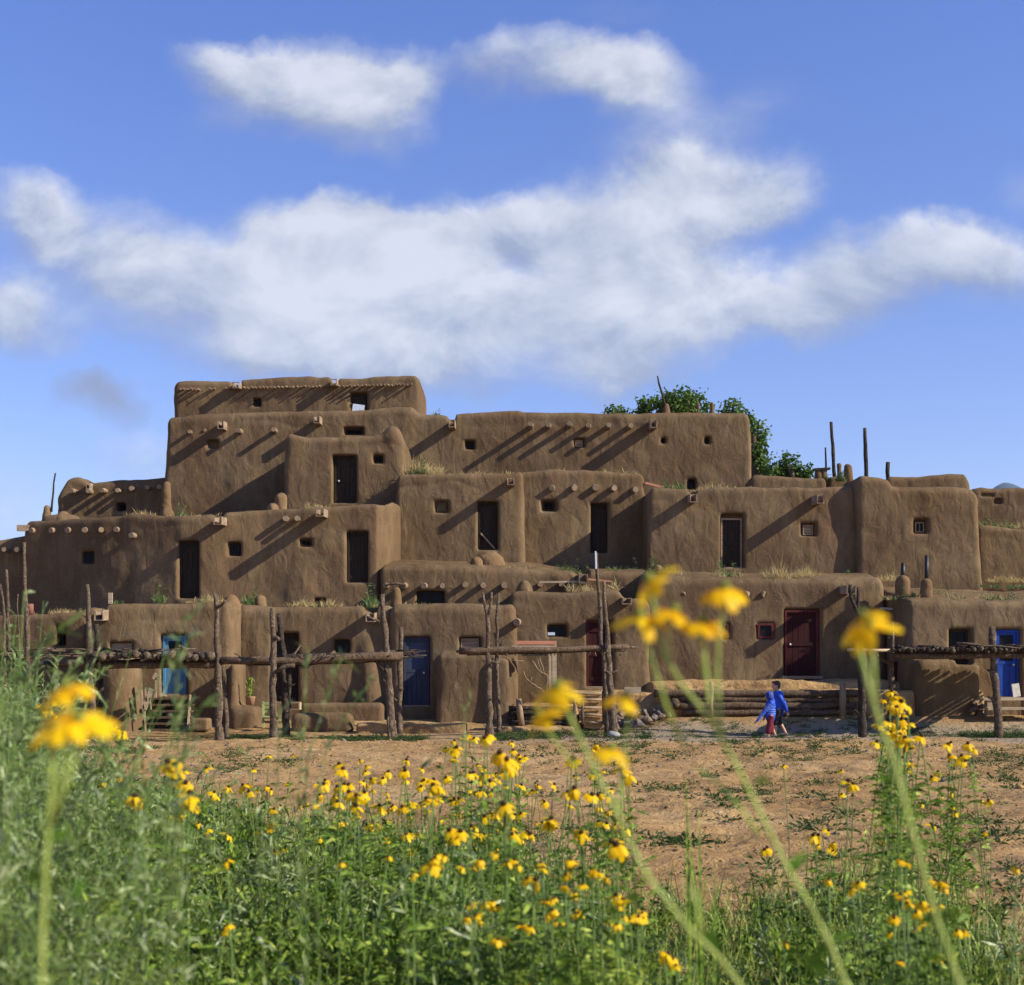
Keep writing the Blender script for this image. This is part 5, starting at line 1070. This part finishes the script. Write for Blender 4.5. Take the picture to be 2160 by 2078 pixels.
def ell_small(x, y, sz, i):
    Yd = float(np.clip(600/sz, 4.2, 9.5)); Yd = min(Yd, 4.1+.5*((i*37) % 10)/10) if y > 1800 else Yd; R = sz/3.5*Yd/F*.5; R = float(np.clip(R*1.5, .022 if y > 1800 else .03, .048)); c = P(x, y, Yd)
    r = np.random.default_rng(100+i); gx = c[0]+r.normal(0, .12); gy = Yd+r.normal(0, .08); foot = np.array([gx, gy, ground_z(gx, gy)]); lab = zone(x, y)
    t = thing('coneflower', lab, 'flower', foot, lab.replace('small ', '').replace('coneflower', 'coneflowers'))
    ax = unit(np.array([r.normal(0, .3), r.normal(-.25, .3), 1.0]))
    mb = MB(); L = r.uniform(0, 1); pts = [foot, foot*(1-.5)+c*.5+np.r_[r.normal(0, .03, 2), 0], c-ax*R*.2]; mb.tube(pole_path(pts, .2, .004), .0028, 5); mb.build('stem', 'stem_mass', t, smooth=True)
    pets = head_geo(c, ax, R, int(r.integers(7, 11)), r.uniform(.35, .95), 500+i); mb = MB()
    for V, Q in pets: mb.add(V, Q)
    mb.build('petals', 'petal', t, smooth=True)
    mb = MB(); cone_geo(mb, c, ax, R); mb.build('cone', 'cone', t, smooth=True)
    k = int(r.integers(24, 44)); f = r.uniform(.15, .88, k)[:, None]; b = foot+(c-foot)*f+r.normal(0, .035, (k, 3)); d = unit(np.c_[r.normal(0, 1, (k, 2)), r.uniform(.1, .9, k)]); V, Q = leaves(b, d, r.uniform(.05, .11, k), .018, np.full((k, 1), .6), r.normal(0, 1, (k, 3)))
    mesh_obj('leaves', V, Q, 'leaf_green', t, smooth=False)
EX = [(x+rng.uniform(-17, 17), y+rng.uniform(-12, 14), s*rng.uniform(.8, 1)) for x, y, s in FP if s >= 60]
IND = FP+EX[:300-len(FP)]
for i, (x, y, s) in enumerate(IND): ell_small(x, y, s, i)
# the remaining small blooms, too many to count
RA_ = np.random.default_rng(5); REST = EX[300-len(FP):]
for _ in range(150):
    q = RA_.random()
    if q < .62: REST.append((RA_.uniform(330, 1330), RA_.triangular(1600, 1640, 1880), RA_.uniform(40, 75)))
    elif q < .8: REST.append((RA_.uniform(1650, 2150), RA_.uniform(1600, 1990), RA_.uniform(40, 70)))
    else: REST.append((RA_.normal(1020, 120), RA_.uniform(1560, 1850), RA_.uniform(45, 85)))
mp, mc, ms = MB(), MB(), MB()
for i, (x, y, sz) in enumerate(REST):
    Yd = float(np.clip(600/sz, 4.2, 9.5)); Yd = min(Yd, 4.1+.5*((i*37) % 10)/10) if y > 1800 else Yd; R = float(np.clip(sz/3.5*Yd/F*.75, .02 if y > 1800 else .028, .045)); c = P(x, y, Yd); r = np.random.default_rng(3000+i)
    ax = unit(np.array([r.normal(0, .35), r.normal(-.25, .3), 1.0])); gx, gy = c[0]+r.normal(0, .12), Yd; foot = np.array([gx, gy, ground_z(gx, gy)])
    ms.tube([foot, foot*.45+c*.55+np.r_[r.normal(0, .03, 2), 0], c-ax*R*.2], .0026, 4)
    for V, Q in head_geo(c, ax, R, int(r.integers(6, 10)), r.uniform(.35, .95), 4000+i): mp.add(V, Q)
    cone_geo(mc, c, ax, R)
cat3 = lambda m: (np.concatenate(m.V), np.concatenate(m.Q), np.concatenate(m.T) if m.T else np.zeros((0, 3), int))
(va, qa, ta), (vb, qb, tb), (vc, qc, tc_) = cat3(mp), cat3(mc), cat3(ms); na, nb = len(va), len(va)+len(vb)
o = mesh_obj('small_flowers', np.concatenate([va, vb, vc]), np.concatenate([qa, qb+na, qc+nb]), 'petal', T=np.concatenate([ta, tb+na, tc_+nb]))
o.data.materials.append(M['cone']); o.data.materials.append(M['stem_mass'])
o.data.polygons.foreach_set('material_index', np.concatenate([np.full(len(qa), 0), np.full(len(qb), 1), np.full(len(qc), 2), np.full(len(ta), 0), np.full(len(tb), 1), np.full(len(tc_), 2)]).astype(np.int32))
tag(o, 'countless smaller yellow blooms scattered through the meadow', 'flowers', kind='stuff')

# near, out-of-focus coneflower plants
def near_plant(label, heads, stems, foot_px, Y0):
    fx, fy = foot_px; foot = np.array([(fx-CX)/F*Y0, Y0, 0.0]); foot[2] = ground_z(foot[0], foot[1])
    t = thing('tall_coneflower', label, 'flower', foot, 'tall coneflowers close to the viewer')
    for st in stems:
        pts, r = st[0], st[1]; w = [P(x, y, Yv) for x, y, Yv in pts]
        if len(st) > 2: w.append(foot)
        pp = pole_path(w, .06, .0006); MB().tube(pp, np.linspace(r*.45, r*.6, len(pp)), 8).build('stem', 'stem_green', t, smooth=True)
    for j, (x, y, Yv, R, ax, dr, npt) in enumerate(heads):
        R *= .88; dr *= .62; c = P(x, y, Yv); hd = MB(); cone_geo(hd, c, ax, R*.8); h_ = hd.build('flower_head', 'cone_green', t, smooth=True)
        for V, Q in head_geo(c, ax, R, npt, dr, int(x)): MB().add(V, Q).build('petal', 'petal', h_, smooth=True)
    return t
def near_leaf(t, x, y, Yv, dx, dy, w, mat='leaf_lush'):
    a = P(x, y, Yv); b = P(x+dx, y+dy, Yv+.02); d0 = b-a; b = a+d0*.72; w = w*.55; L = np.linalg.norm(b-a); m = MB(); d = (b-a)/L; sd = unit(np.cross(d, [.1, .8, .6])); V = []
    for s, ww in ((0, .1), (.25, .8), (.5, 1), (.75, .7), (1, .05)):
        c = a+d*L*s+np.array([0, 0, -.12*L*s*s]); V += [c-sd*w*ww/2, c+[0, 0, -.1*w], c+sd*w*ww/2]
    m.add(V, [(3*k+j, 3*k+j+1, 3*k+4+j, 3*k+3+j) for k in range(4) for j in (0, 1)]); m.build('leaf', mat, t, smooth=True)
pl = near_plant('tall blurred coneflower with five drooping yellow heads in front of the red door house',
    [(1372, 1222, 1.5, .034, (-.75, -.2, .75), .55, 8), (1350, 1300, 1.5, .036, (-.1, -.3, 1), .85, 9), (1422, 1288, 1.5, .034, (.25, -.2, 1), 1.0, 9), (1484, 1310, 1.5, .034, (.1, -.35, 1), .9, 9), (1530, 1240, 1.5, .034, (0, -.35, 1), .95, 9)],
    [([(1350, 1310, 1.5), (1386, 1426, 1.5), (1403, 1483, 1.5), (1443, 1575, 1.52)], .0035), ([(1374, 1250, 1.5), (1400, 1380, 1.5), (1437, 1443, 1.5), (1489, 1506, 1.5), (1512, 1541, 1.5)], .0036),
     ([(1411, 1300, 1.5), (1411, 1397, 1.5), (1437, 1443, 1.5)], .0034), ([(1530, 1255, 1.5), (1516, 1340, 1.5), (1512, 1426, 1.5), (1519, 1506, 1.5), (1526, 1560, 1.5)], .0036),
     ([(1482, 1325, 1.5), (1486, 1398, 1.5), (1497, 1483, 1.5), (1512, 1541, 1.5), (1538, 1587, 1.5), (1586, 1680, 1.5), (1625, 1760, 1.5), (1660, 1830, 1.5), (1705, 1905, 1.5), (1750, 1990, 1.5), (1785, 2078, 1.5), (1860, 2300, 1.5)], .0052, 1),
     ([(1471, 1620, 1.5), (1517, 1654, 1.5), (1571, 1717, 1.5), (1600, 1760, 1.5)], .0035)], (1950, 3000), 1.55)
for a in ((1485, 1400, 1.5, 12, 40, .018), (1660, 1830, 1.5, 60, -50, .03), (1660, 1835, 1.5, 50, -20, .025), (1752, 1995, 1.5, -40, 20, .03), (1625, 1640, 1.5, -50, 12, .016), (1740, 1990, 1.5, 90, -40, .03), (1700, 2010, 1.5, 60, 60, .04)): near_leaf(pl, *a)
pl = near_plant('tall blurred coneflower with one ragged yellow head on the rightmost leaning stem',
    [(1832, 1322, 1.45, .036, (-.35, -.5, .8), .95, 8), (1822, 1298, 1.45, .03, (-.6, -.1, .9), .7, 5)],
    [([(1812, 1370, 1.45), (1835, 1455, 1.45), (1855, 1526, 1.45), (1886, 1606, 1.45), (1909, 1700, 1.45), (1934, 1786, 1.45), (1969, 1920, 1.45), (2023, 2071, 1.45), (2100, 2300, 1.45)], .0056, 1), ([(1838, 1345, 1.45), (1843, 1420, 1.45), (1846, 1480, 1.45)], .0042)], (2250, 3000), 1.5)
for a in ((1935, 1785, 1.45, 40, -22, .02), (1935, 1785, 1.45, -55, -18, .018), (1972, 1930, 1.45, 60, 0, .035), (1972, 1932, 1.45, -50, 20, .025), (1886, 1640, 1.45, -50, -12, .02)): near_leaf(pl, *a)
pl = near_plant('tall blurred coneflower with two yellow heads over the middle steps and a long slanting stem',
    [(1176, 1448, 1.5, .036, (-.2, -.45, .8), .9, 9), (1138, 1505, 1.52, .03, (-.5, -.2, .8), .9, 7), (1320, 1468, 1.52, .03, (.3, -.2, .9), 1.0, 6), (1290, 1580, 1.7, .033, (.1, -.2, 1), .9, 8)],
    [([(1185, 1470, 1.5), (1214, 1540, 1.5), (1237, 1587, 1.5), (1262, 1640, 1.5), (1294, 1700, 1.5), (1320, 1763, 1.5), (1366, 1849, 1.5), (1451, 1957, 1.5), (1523, 2026, 1.5), (1560, 2078, 1.5), (1700, 2300, 1.5)], .0046, 1),
     ([(1142, 1520, 1.52), (1175, 1570, 1.52), (1215, 1620, 1.52)], .003), ([(1330, 1490, 1.52), (1316, 1600, 1.52), (1305, 1700, 1.52), (1300, 1730, 1.5)], .003), ([(1457, 1869, 1.5), (1470, 1915, 1.5), (1480, 1970, 1.5)], .004)], (1850, 3000), 1.55)
for a in ((1262, 1640, 1.5, -30, -25, .018), (1310, 1700, 1.5, -26, -20, .018), (1318, 1750, 1.5, -60, 20, .012), (1350, 1880, 1.5, -34, 24, .03), (1480, 1960, 1.5, 60, 60, .035), (1440, 1960, 1.5, 40, -30, .02)): near_leaf(pl, *a)
pl = near_plant('blurred coneflower with two large yellow heads close at the left',
    [(142, 1448, 1.25, .031, (-.2, -.25, .9), .7, 7), (165, 1518, 1.25, .038, (.15, -.35, .9), .38, 8), (112, 1535, 1.3, .032, (-.3, -.3, .9), .5, 6)],
    [([(118, 1540, 1.25), (108, 1650, 1.25), (100, 1763, 1.25), (94, 1854, 1.25), (90, 1960, 1.25), (88, 2078, 1.25), (84, 2300, 1.25)], .005, 1), ([(168, 1545, 1.25), (150, 1630, 1.25), (108, 1740, 1.25)], .004), ([(150, 1475, 1.27), (140, 1600, 1.27), (106, 1720, 1.26)], .003)], (60, 3000), 1.3)
for a in ((100, 1770, 1.25, 70, -30, .03), (96, 1840, 1.25, -60, 20, .03), (94, 1850, 1.25, 66, 10, .025), (188, 1950, 1.3, -40, -70, .02), (160, 1900, 1.3, 20, -80, .02)): near_leaf(pl, *a)

# tall single sprigs
def sprig(label, path, Yv, nlf, lL, lw, mat='leaf_greygreen', r=.0022, seed=0):
    r_ = np.random.default_rng(seed); w = [P(x, y, Yv) for x, y in path]; ft = w[-1].copy(); ft[2] = ground_z(ft[0], ft[1]); ft[0] += .05; w.append(ft)
    t = thing('tall_weed', label, 'weed', ft, 'tall blurred weeds close to the viewer'); pp = pole_path(w, .05, .002)
    MB().tube(pp, np.linspace(r*.5, r*1.3, len(pp)), 6).build('stem', 'stem_mass', t, smooth=True)
    f = r_.uniform(0, 1, nlf)**1.0*(len(pp)-3); i = f.astype(int); b = pp[i]; tg = unit(pp[np.maximum(i-1, 0)]-pp[i+1]); d = unit(tg*.8+r_.normal(0, .45, (nlf, 3)))
    V, Q = leaves(b, d, lL*r_.uniform(.5, 1.2, nlf), lw*r_.uniform(.6, 1.3, nlf), r_.uniform(-.2, .9, (nlf, 1)), r_.normal(0, 1, (nlf, 3))); mesh_obj('leaves', V, Q, mat, t, smooth=False)
SPR = [('long blurred weed sprig pointing up right in front of the shaded left house', [(172, 1296), (120, 1330), (70, 1365), (30, 1440), (-20, 1600)], 2.3),
 ('curved blurred weed sprig just above the left log deck', [(120, 1352), (95, 1362), (72, 1390), (40, 1480), (10, 1650)], 2.3),
 ('wispy weed rising over the teal door', [(408, 1296), (385, 1310), (376, 1350), (366, 1420), (372, 1500), (375, 1640)], 2.6),
 ('branching weed in front of the teal door steps', [(395, 1352), (378, 1400), (372, 1460), (368, 1540), (350, 1700)], 2.6),
 ('weed leaning right beside the left bark post', [(445, 1470), (425, 1490), (405, 1530), (390, 1600), (370, 1720)], 2.6),
 ('weed beside the dark forked posts with leaves at its tip', [(652, 1372), (645, 1410), (643, 1470), (640, 1560), (630, 1700)], 3.0),
 ('thin arching weed in front of the dark doorway bench', [(722, 1388), (700, 1430), (688, 1480), (670, 1530), (648, 1600), (640, 1750)], 3.0),
 ('rightmost arching weed before the dark blue door', [(778, 1445), (752, 1475), (720, 1520), (690, 1580), (660, 1700)], 3.0),
 ('short dark green blade plant standing on the dirt left of centre', [(520, 1590), (528, 1640), (540, 1720), (548, 1800)], 3.2),
 ('upright weed crossing the left bark rack beam', [(590, 1500), (588, 1560), (586, 1640), (584, 1800)], 3.0),
 ('small weed tip in front of the low bastion', [(992, 1478), (980, 1500), (978, 1560), (985, 1700)], 3.4),
 ('faint grey weed sprig curving over the dirt right of the yellow cluster', [(975, 1565), (925, 1580), (890, 1620), (860, 1690), (850, 1800)], 3.6)]
for i, (lb, pth, Yv) in enumerate(SPR): sprig(lb, pth, Yv, 110 if i < 8 else 60, .05 if i < 5 else .045, .006, seed=40+i)
# upright grass blades on the right middle
t = thing('grass_clump', 'clump of dark upright grass blades among the leaning stems', 'grass', (.85, 5.2, ground_z(.85, 5.2)))
for j, (a, b) in enumerate((((1447, 1640), (1462, 1900)), ((1474, 1690), (1488, 1890)), ((1452, 1700), (1500, 1920)), ((1507, 1810), (1508, 1930)), ((1455, 1810), (1458, 1950)))):
    p0 = P(*b, 5.2); p1 = P(*a, 5.2); p0[2] = ground_z(p0[0], 5.2)-.02; V = []; 
    for s, ww in ((0, .6), (.5, 1), (.8, .7), (1, .1)): c = p0+(p1-p0)*s; V += [c-[.007*ww, 0, 0], c+[.007*ww, .004, 0]]
    MB().add(V, [(2*k, 2*k+1, 2*k+3, 2*k+2) for k in range(3)]).build('blade', 'leaf_green', t, smooth=True)

# ------------------------------------------------------------------ sky, sun, camera
a_, b_, c_ = 3.0, 1.0, 1.98
sv = unit(np.array([a_, -b_, c_])); elev = math.asin(sv[2])
sun = bpy.data.lights.new('sun', 'SUN'); sun.energy = 5.0; sun.angle = math.radians(.55); sun.color = (1.0, .93, .80)
so = bpy.data.objects.new('sun', sun); C.objects.link(so); so.rotation_euler = Vector(sv).to_track_quat('Z', 'Y').to_euler(); so.location = (20, -10, 25)
wd = bpy.data.worlds.new('World'); bpy.context.scene.world = wd; wd.use_nodes = True; nt = wd.node_tree; nt.nodes.clear()
sky = N(nt, 'ShaderNodeTexSky'); sky.sky_type = 'NISHITA'; sky.sun_disc = False; sky.sun_elevation = elev; sky.sun_rotation = math.atan2(sv[0], sv[1]); sky.air_density = 1.0; sky.dust_density = .4; sky.ozone_density = 3.0; sky.altitude = 2100
tc = N(nt, 'ShaderNodeTexCoord'); sep = N(nt, 'ShaderNodeSeparateXYZ'); nt.links.new(tc.outputs['Generated'], sep.inputs[0])
def mth(op, *a, clamp=False):
    n = N(nt, 'ShaderNodeMath', operation=op); n.use_clamp = clamp
    for i, v in enumerate(a):
        if hasattr(v, 'is_linked'): nt.links.new(v, n.inputs[i])
        else: n.inputs[i].default_value = v
    return n.outputs[0]
yy = mth('MAXIMUM', sep.outputs[1], .08); uu = mth('DIVIDE', sep.outputs[0], yy); vv = mth('DIVIDE', sep.outputs[2], yy)
def cmb(x, y, z=0.0):
    n = N(nt, 'ShaderNodeCombineXYZ')
    for i, v in enumerate((x, y, z)):
        if hasattr(v, 'is_linked'): nt.links.new(v, n.inputs[i])
        else: n.inputs[i].default_value = v
    return n.outputs[0]
uv = cmb(uu, vv)
def vm(op, *a, scale=None):
    n = N(nt, 'ShaderNodeVectorMath', operation=op)
    for i, v in enumerate(a):
        if hasattr(v, 'is_linked'): nt.links.new(v, n.inputs[i])
        else: n.inputs[i].default_value = v
    if scale is not None: n.inputs['Scale'].default_value = scale
    return n
wn = N(nt, 'ShaderNodeTexNoise'); wn.inputs['Scale'].default_value = 9; wn.inputs['Detail'].default_value = 6; wn.inputs['Roughness'].default_value = .6; nt.links.new(uv, wn.inputs[0])
wv = vm('SCALE', vm('SUBTRACT', wn.outputs[1], (.5, .5, .5)).outputs[0], scale=.07).outputs[0]
wn2 = N(nt, 'ShaderNodeTexNoise'); wn2.inputs['Scale'].default_value = 34; wn2.inputs['Detail'].default_value = 5; wn2.inputs['Roughness'].default_value = .62; nt.links.new(uv, wn2.inputs[0])
wv2 = vm('SCALE', vm('SUBTRACT', wn2.outputs[1], (.5, .5, .5)).outputs[0], scale=.02).outputs[0]
uvw = vm('ADD', vm('ADD', uv, wv).outputs[0], wv2).outputs[0]
# cloud cores: centre x,y and half sizes in survey units
CL = [(640, 150, 190, 70, 1.0), (730, 215, 150, 75, 1.1), (880, 170, 70, 50, .6), (520, 130, 110, 50, .7), (500, 240, 90, 30, .25),
      (1180, 150, 180, 60, .8), (1330, 170, 130, 65, .8), (1440, 300, 140, 85, .6), (1530, 390, 150, 75, .95), (1640, 420, 80, 50, .5), (1600, 200, 110, 60, .2), (1400, 400, 150, 80, .55), (1030, 150, 60, 50, .3),
      (60, 450, 90, 60, .9), (230, 510, 170, 80, 1.0), (380, 600, 160, 90, 1.0), (60, 660, 130, 70, .8), (0, 610, 80, 60, .6),
      (620, 540, 130, 100, 1.0), (760, 600, 210, 140, 1.3), (700, 700, 240, 90, 1.0), (720, 450, 200, 45, .6), (950, 480, 160, 80, .9), (1100, 470, 150, 70, .8), (1060, 670, 90, 60, .8), (930, 620, 130, 80, .9), (880, 770, 240, 55, .55), (560, 740, 150, 60, .6),
      (1280, 480, 200, 90, .75), (1430, 470, 130, 80, .6), (1270, 610, 170, 90, 1.2), (1300, 700, 150, 90, 1.0), (1480, 620, 160, 80, .9), (1650, 610, 170, 75, .9), (1760, 660, 120, 45, .5), (1900, 560, 160, 75, 1.1), (2020, 520, 110, 60, .9), (2110, 590, 120, 65, .9), (1310, 790, 90, 45, .4),
      (1320, 35, 110, 32, .16), (250, 850, 130, 60, .22), (300, 990, 110, 60, .42), (10, 1060, 80, 90, .42), (2160, 390, 50, 50, .2), (1100, 760, 300, 60, .3)]
tot = None; sha = None
for (x, y, rx, ry, s) in CL:
    d = vm('MULTIPLY', vm('SUBTRACT', uvw, ((x-CX)/F, (HY-y)/F, 0)).outputs[0], (F/rx/1.72, F/ry/1.72, 0)).outputs[0]
    q = mth('SUBTRACT', 1.0, vm('DOT_PRODUCT', d, d).outputs['Value'], clamp=True)
    e = mth('MULTIPLY', mth('MULTIPLY', q, q), s); tot = e if tot is None else mth('ADD', tot, e)
    # lit side: upper part of each core
    dy = N(nt, 'ShaderNodeSeparateXYZ'); nt.links.new(d, dy.inputs[0]); g1 = mth('MULTIPLY', mth('MULTIPLY_ADD', dy.outputs[1], .7, mth('MULTIPLY', dy.outputs[0], .12)), e); sha = g1 if sha is None else mth('ADD', sha, g1)
for (x, y, rx, ry, s) in ((215, 835, 95, 55, .75), (290, 880, 70, 40, .45)):
    d = vm('MULTIPLY', vm('SUBTRACT', uvw, ((x-CX)/F, (HY-y)/F, 0)).outputs[0], (F/rx/1.4, F/ry/1.4, 0)).outputs[0]
    q = mth('SUBTRACT', 1.0, vm('DOT_PRODUCT', d, d).outputs['Value'], clamp=True); e = mth('MULTIPLY', mth('MULTIPLY', q, q), s)
    tot = mth('ADD', tot, e); sha = mth('SUBTRACT', sha, mth('MULTIPLY', e, 1.6))
fb = N(nt, 'ShaderNodeTexNoise'); fb.inputs['Scale'].default_value = 9.5; fb.inputs['Detail'].default_value = 7; fb.inputs['Roughness'].default_value = .6; fb.inputs['Distortion'].default_value = .3
nt.links.new(vm('MULTIPLY', uv, (1, 1.5, 1)).outputs[0], fb.inputs[0])
dens = mth('MULTIPLY_ADD', mth('SUBTRACT', fb.outputs[0], .5), .8, tot)
cov = ramp(nt, dens, [(-.02 if False else 0, (0, 0, 0)), (.26, (.18, .18, .18)), (.62, (.46, .46, .46)), (1.2, (.86, .86, .86))], 'B_SPLINE')
cov = mixc(nt, ramp(nt, tot, [(.005, (0, 0, 0)), (.22, (1, 1, 1))]), (0, 0, 0, 1), cov)
shn = mth('ADD', mth('DIVIDE', sha, mth('ADD', tot, .25)), mth('MULTIPLY', mth('SUBTRACT', fb.outputs[0], .5), 1.1))
fb2 = N(nt, 'ShaderNodeTexNoise')
for k_ in ('Scale', 'Detail', 'Roughness', 'Distortion'): fb2.inputs[k_].default_value = fb.inputs[k_].default_value
nt.links.new(vm('ADD', vm('MULTIPLY', uv, (1, 1.5, 1)).outputs[0], (.012, .020, 0)).outputs[0], fb2.inputs[0])
shn = mth('MULTIPLY_ADD', mth('SUBTRACT', fb.outputs[0], fb2.outputs[0]), .85, mth('MULTIPLY_ADD', tot, .22, shn))
ccol = ramp(nt, mth('MULTIPLY_ADD', shn, .9, .42, clamp=True), [(.12, (.30, .35, .50)), (.4, (.43, .48, .60)), (.62, (.62, .66, .74)), (.9, (.86, .88, .93))])
tint = ramp(nt, sep.outputs[2], [(0.0, (1.44, 1.26, 1.36)), (.2, (1.34, 1.28, 1.62)), (.42, (1.20, 1.30, 1.90))]); skc = mixc(nt, 1.0, sky.outputs[0], tint, 'MULTIPLY')
bg = N(nt, 'ShaderNodeBackground'); bg.inputs[1].default_value = .078; nt.links.new(skc, bg.inputs[0])
bg2 = N(nt, 'ShaderNodeBackground'); bg2.inputs[1].default_value = .66; nt.links.new(ccol, bg2.inputs[0])
front = ramp(nt, mth('MULTIPLY_ADD', sep.outputs[1], 1.0, .0), [(.25, (0, 0, 0)), (.5, (1, 1, 1))]); covm = mixc(nt, 1.0, cov, front, 'MULTIPLY')
mx = N(nt, 'ShaderNodeMixShader'); nt.links.new(covm, mx.inputs[0]); nt.links.new(bg.outputs[0], mx.inputs[1]); nt.links.new(bg2.outputs[0], mx.inputs[2])
wo = N(nt, 'ShaderNodeOutputWorld'); nt.links.new(mx.outputs[0], wo.inputs[0])

cam = bpy.data.cameras.new('camera'); co = bpy.data.objects.new('camera', cam); C.objects.link(co); co.location = (0, 0, CZ); co.rotation_euler = (math.pi/2, 0, 0)
cam.sensor_width = 36; cam.lens = 50; cam.shift_y = (HY-1039)/2160; cam.clip_end = 30000; cam.clip_start = .05
cam.dof.use_dof = True; cam.dof.focus_distance = 38; cam.dof.aperture_fstop = 4.6
sc = bpy.context.scene; sc.camera = co
sc.view_settings.view_transform = 'Standard'; sc.view_settings.look = 'None'; sc.view_settings.exposure = .60; sc.view_settings.gamma = 1
sc.cycles.max_bounces = 6; sc.cycles.transparent_max_bounces = 4; sc.cycles.diffuse_bounces = 3
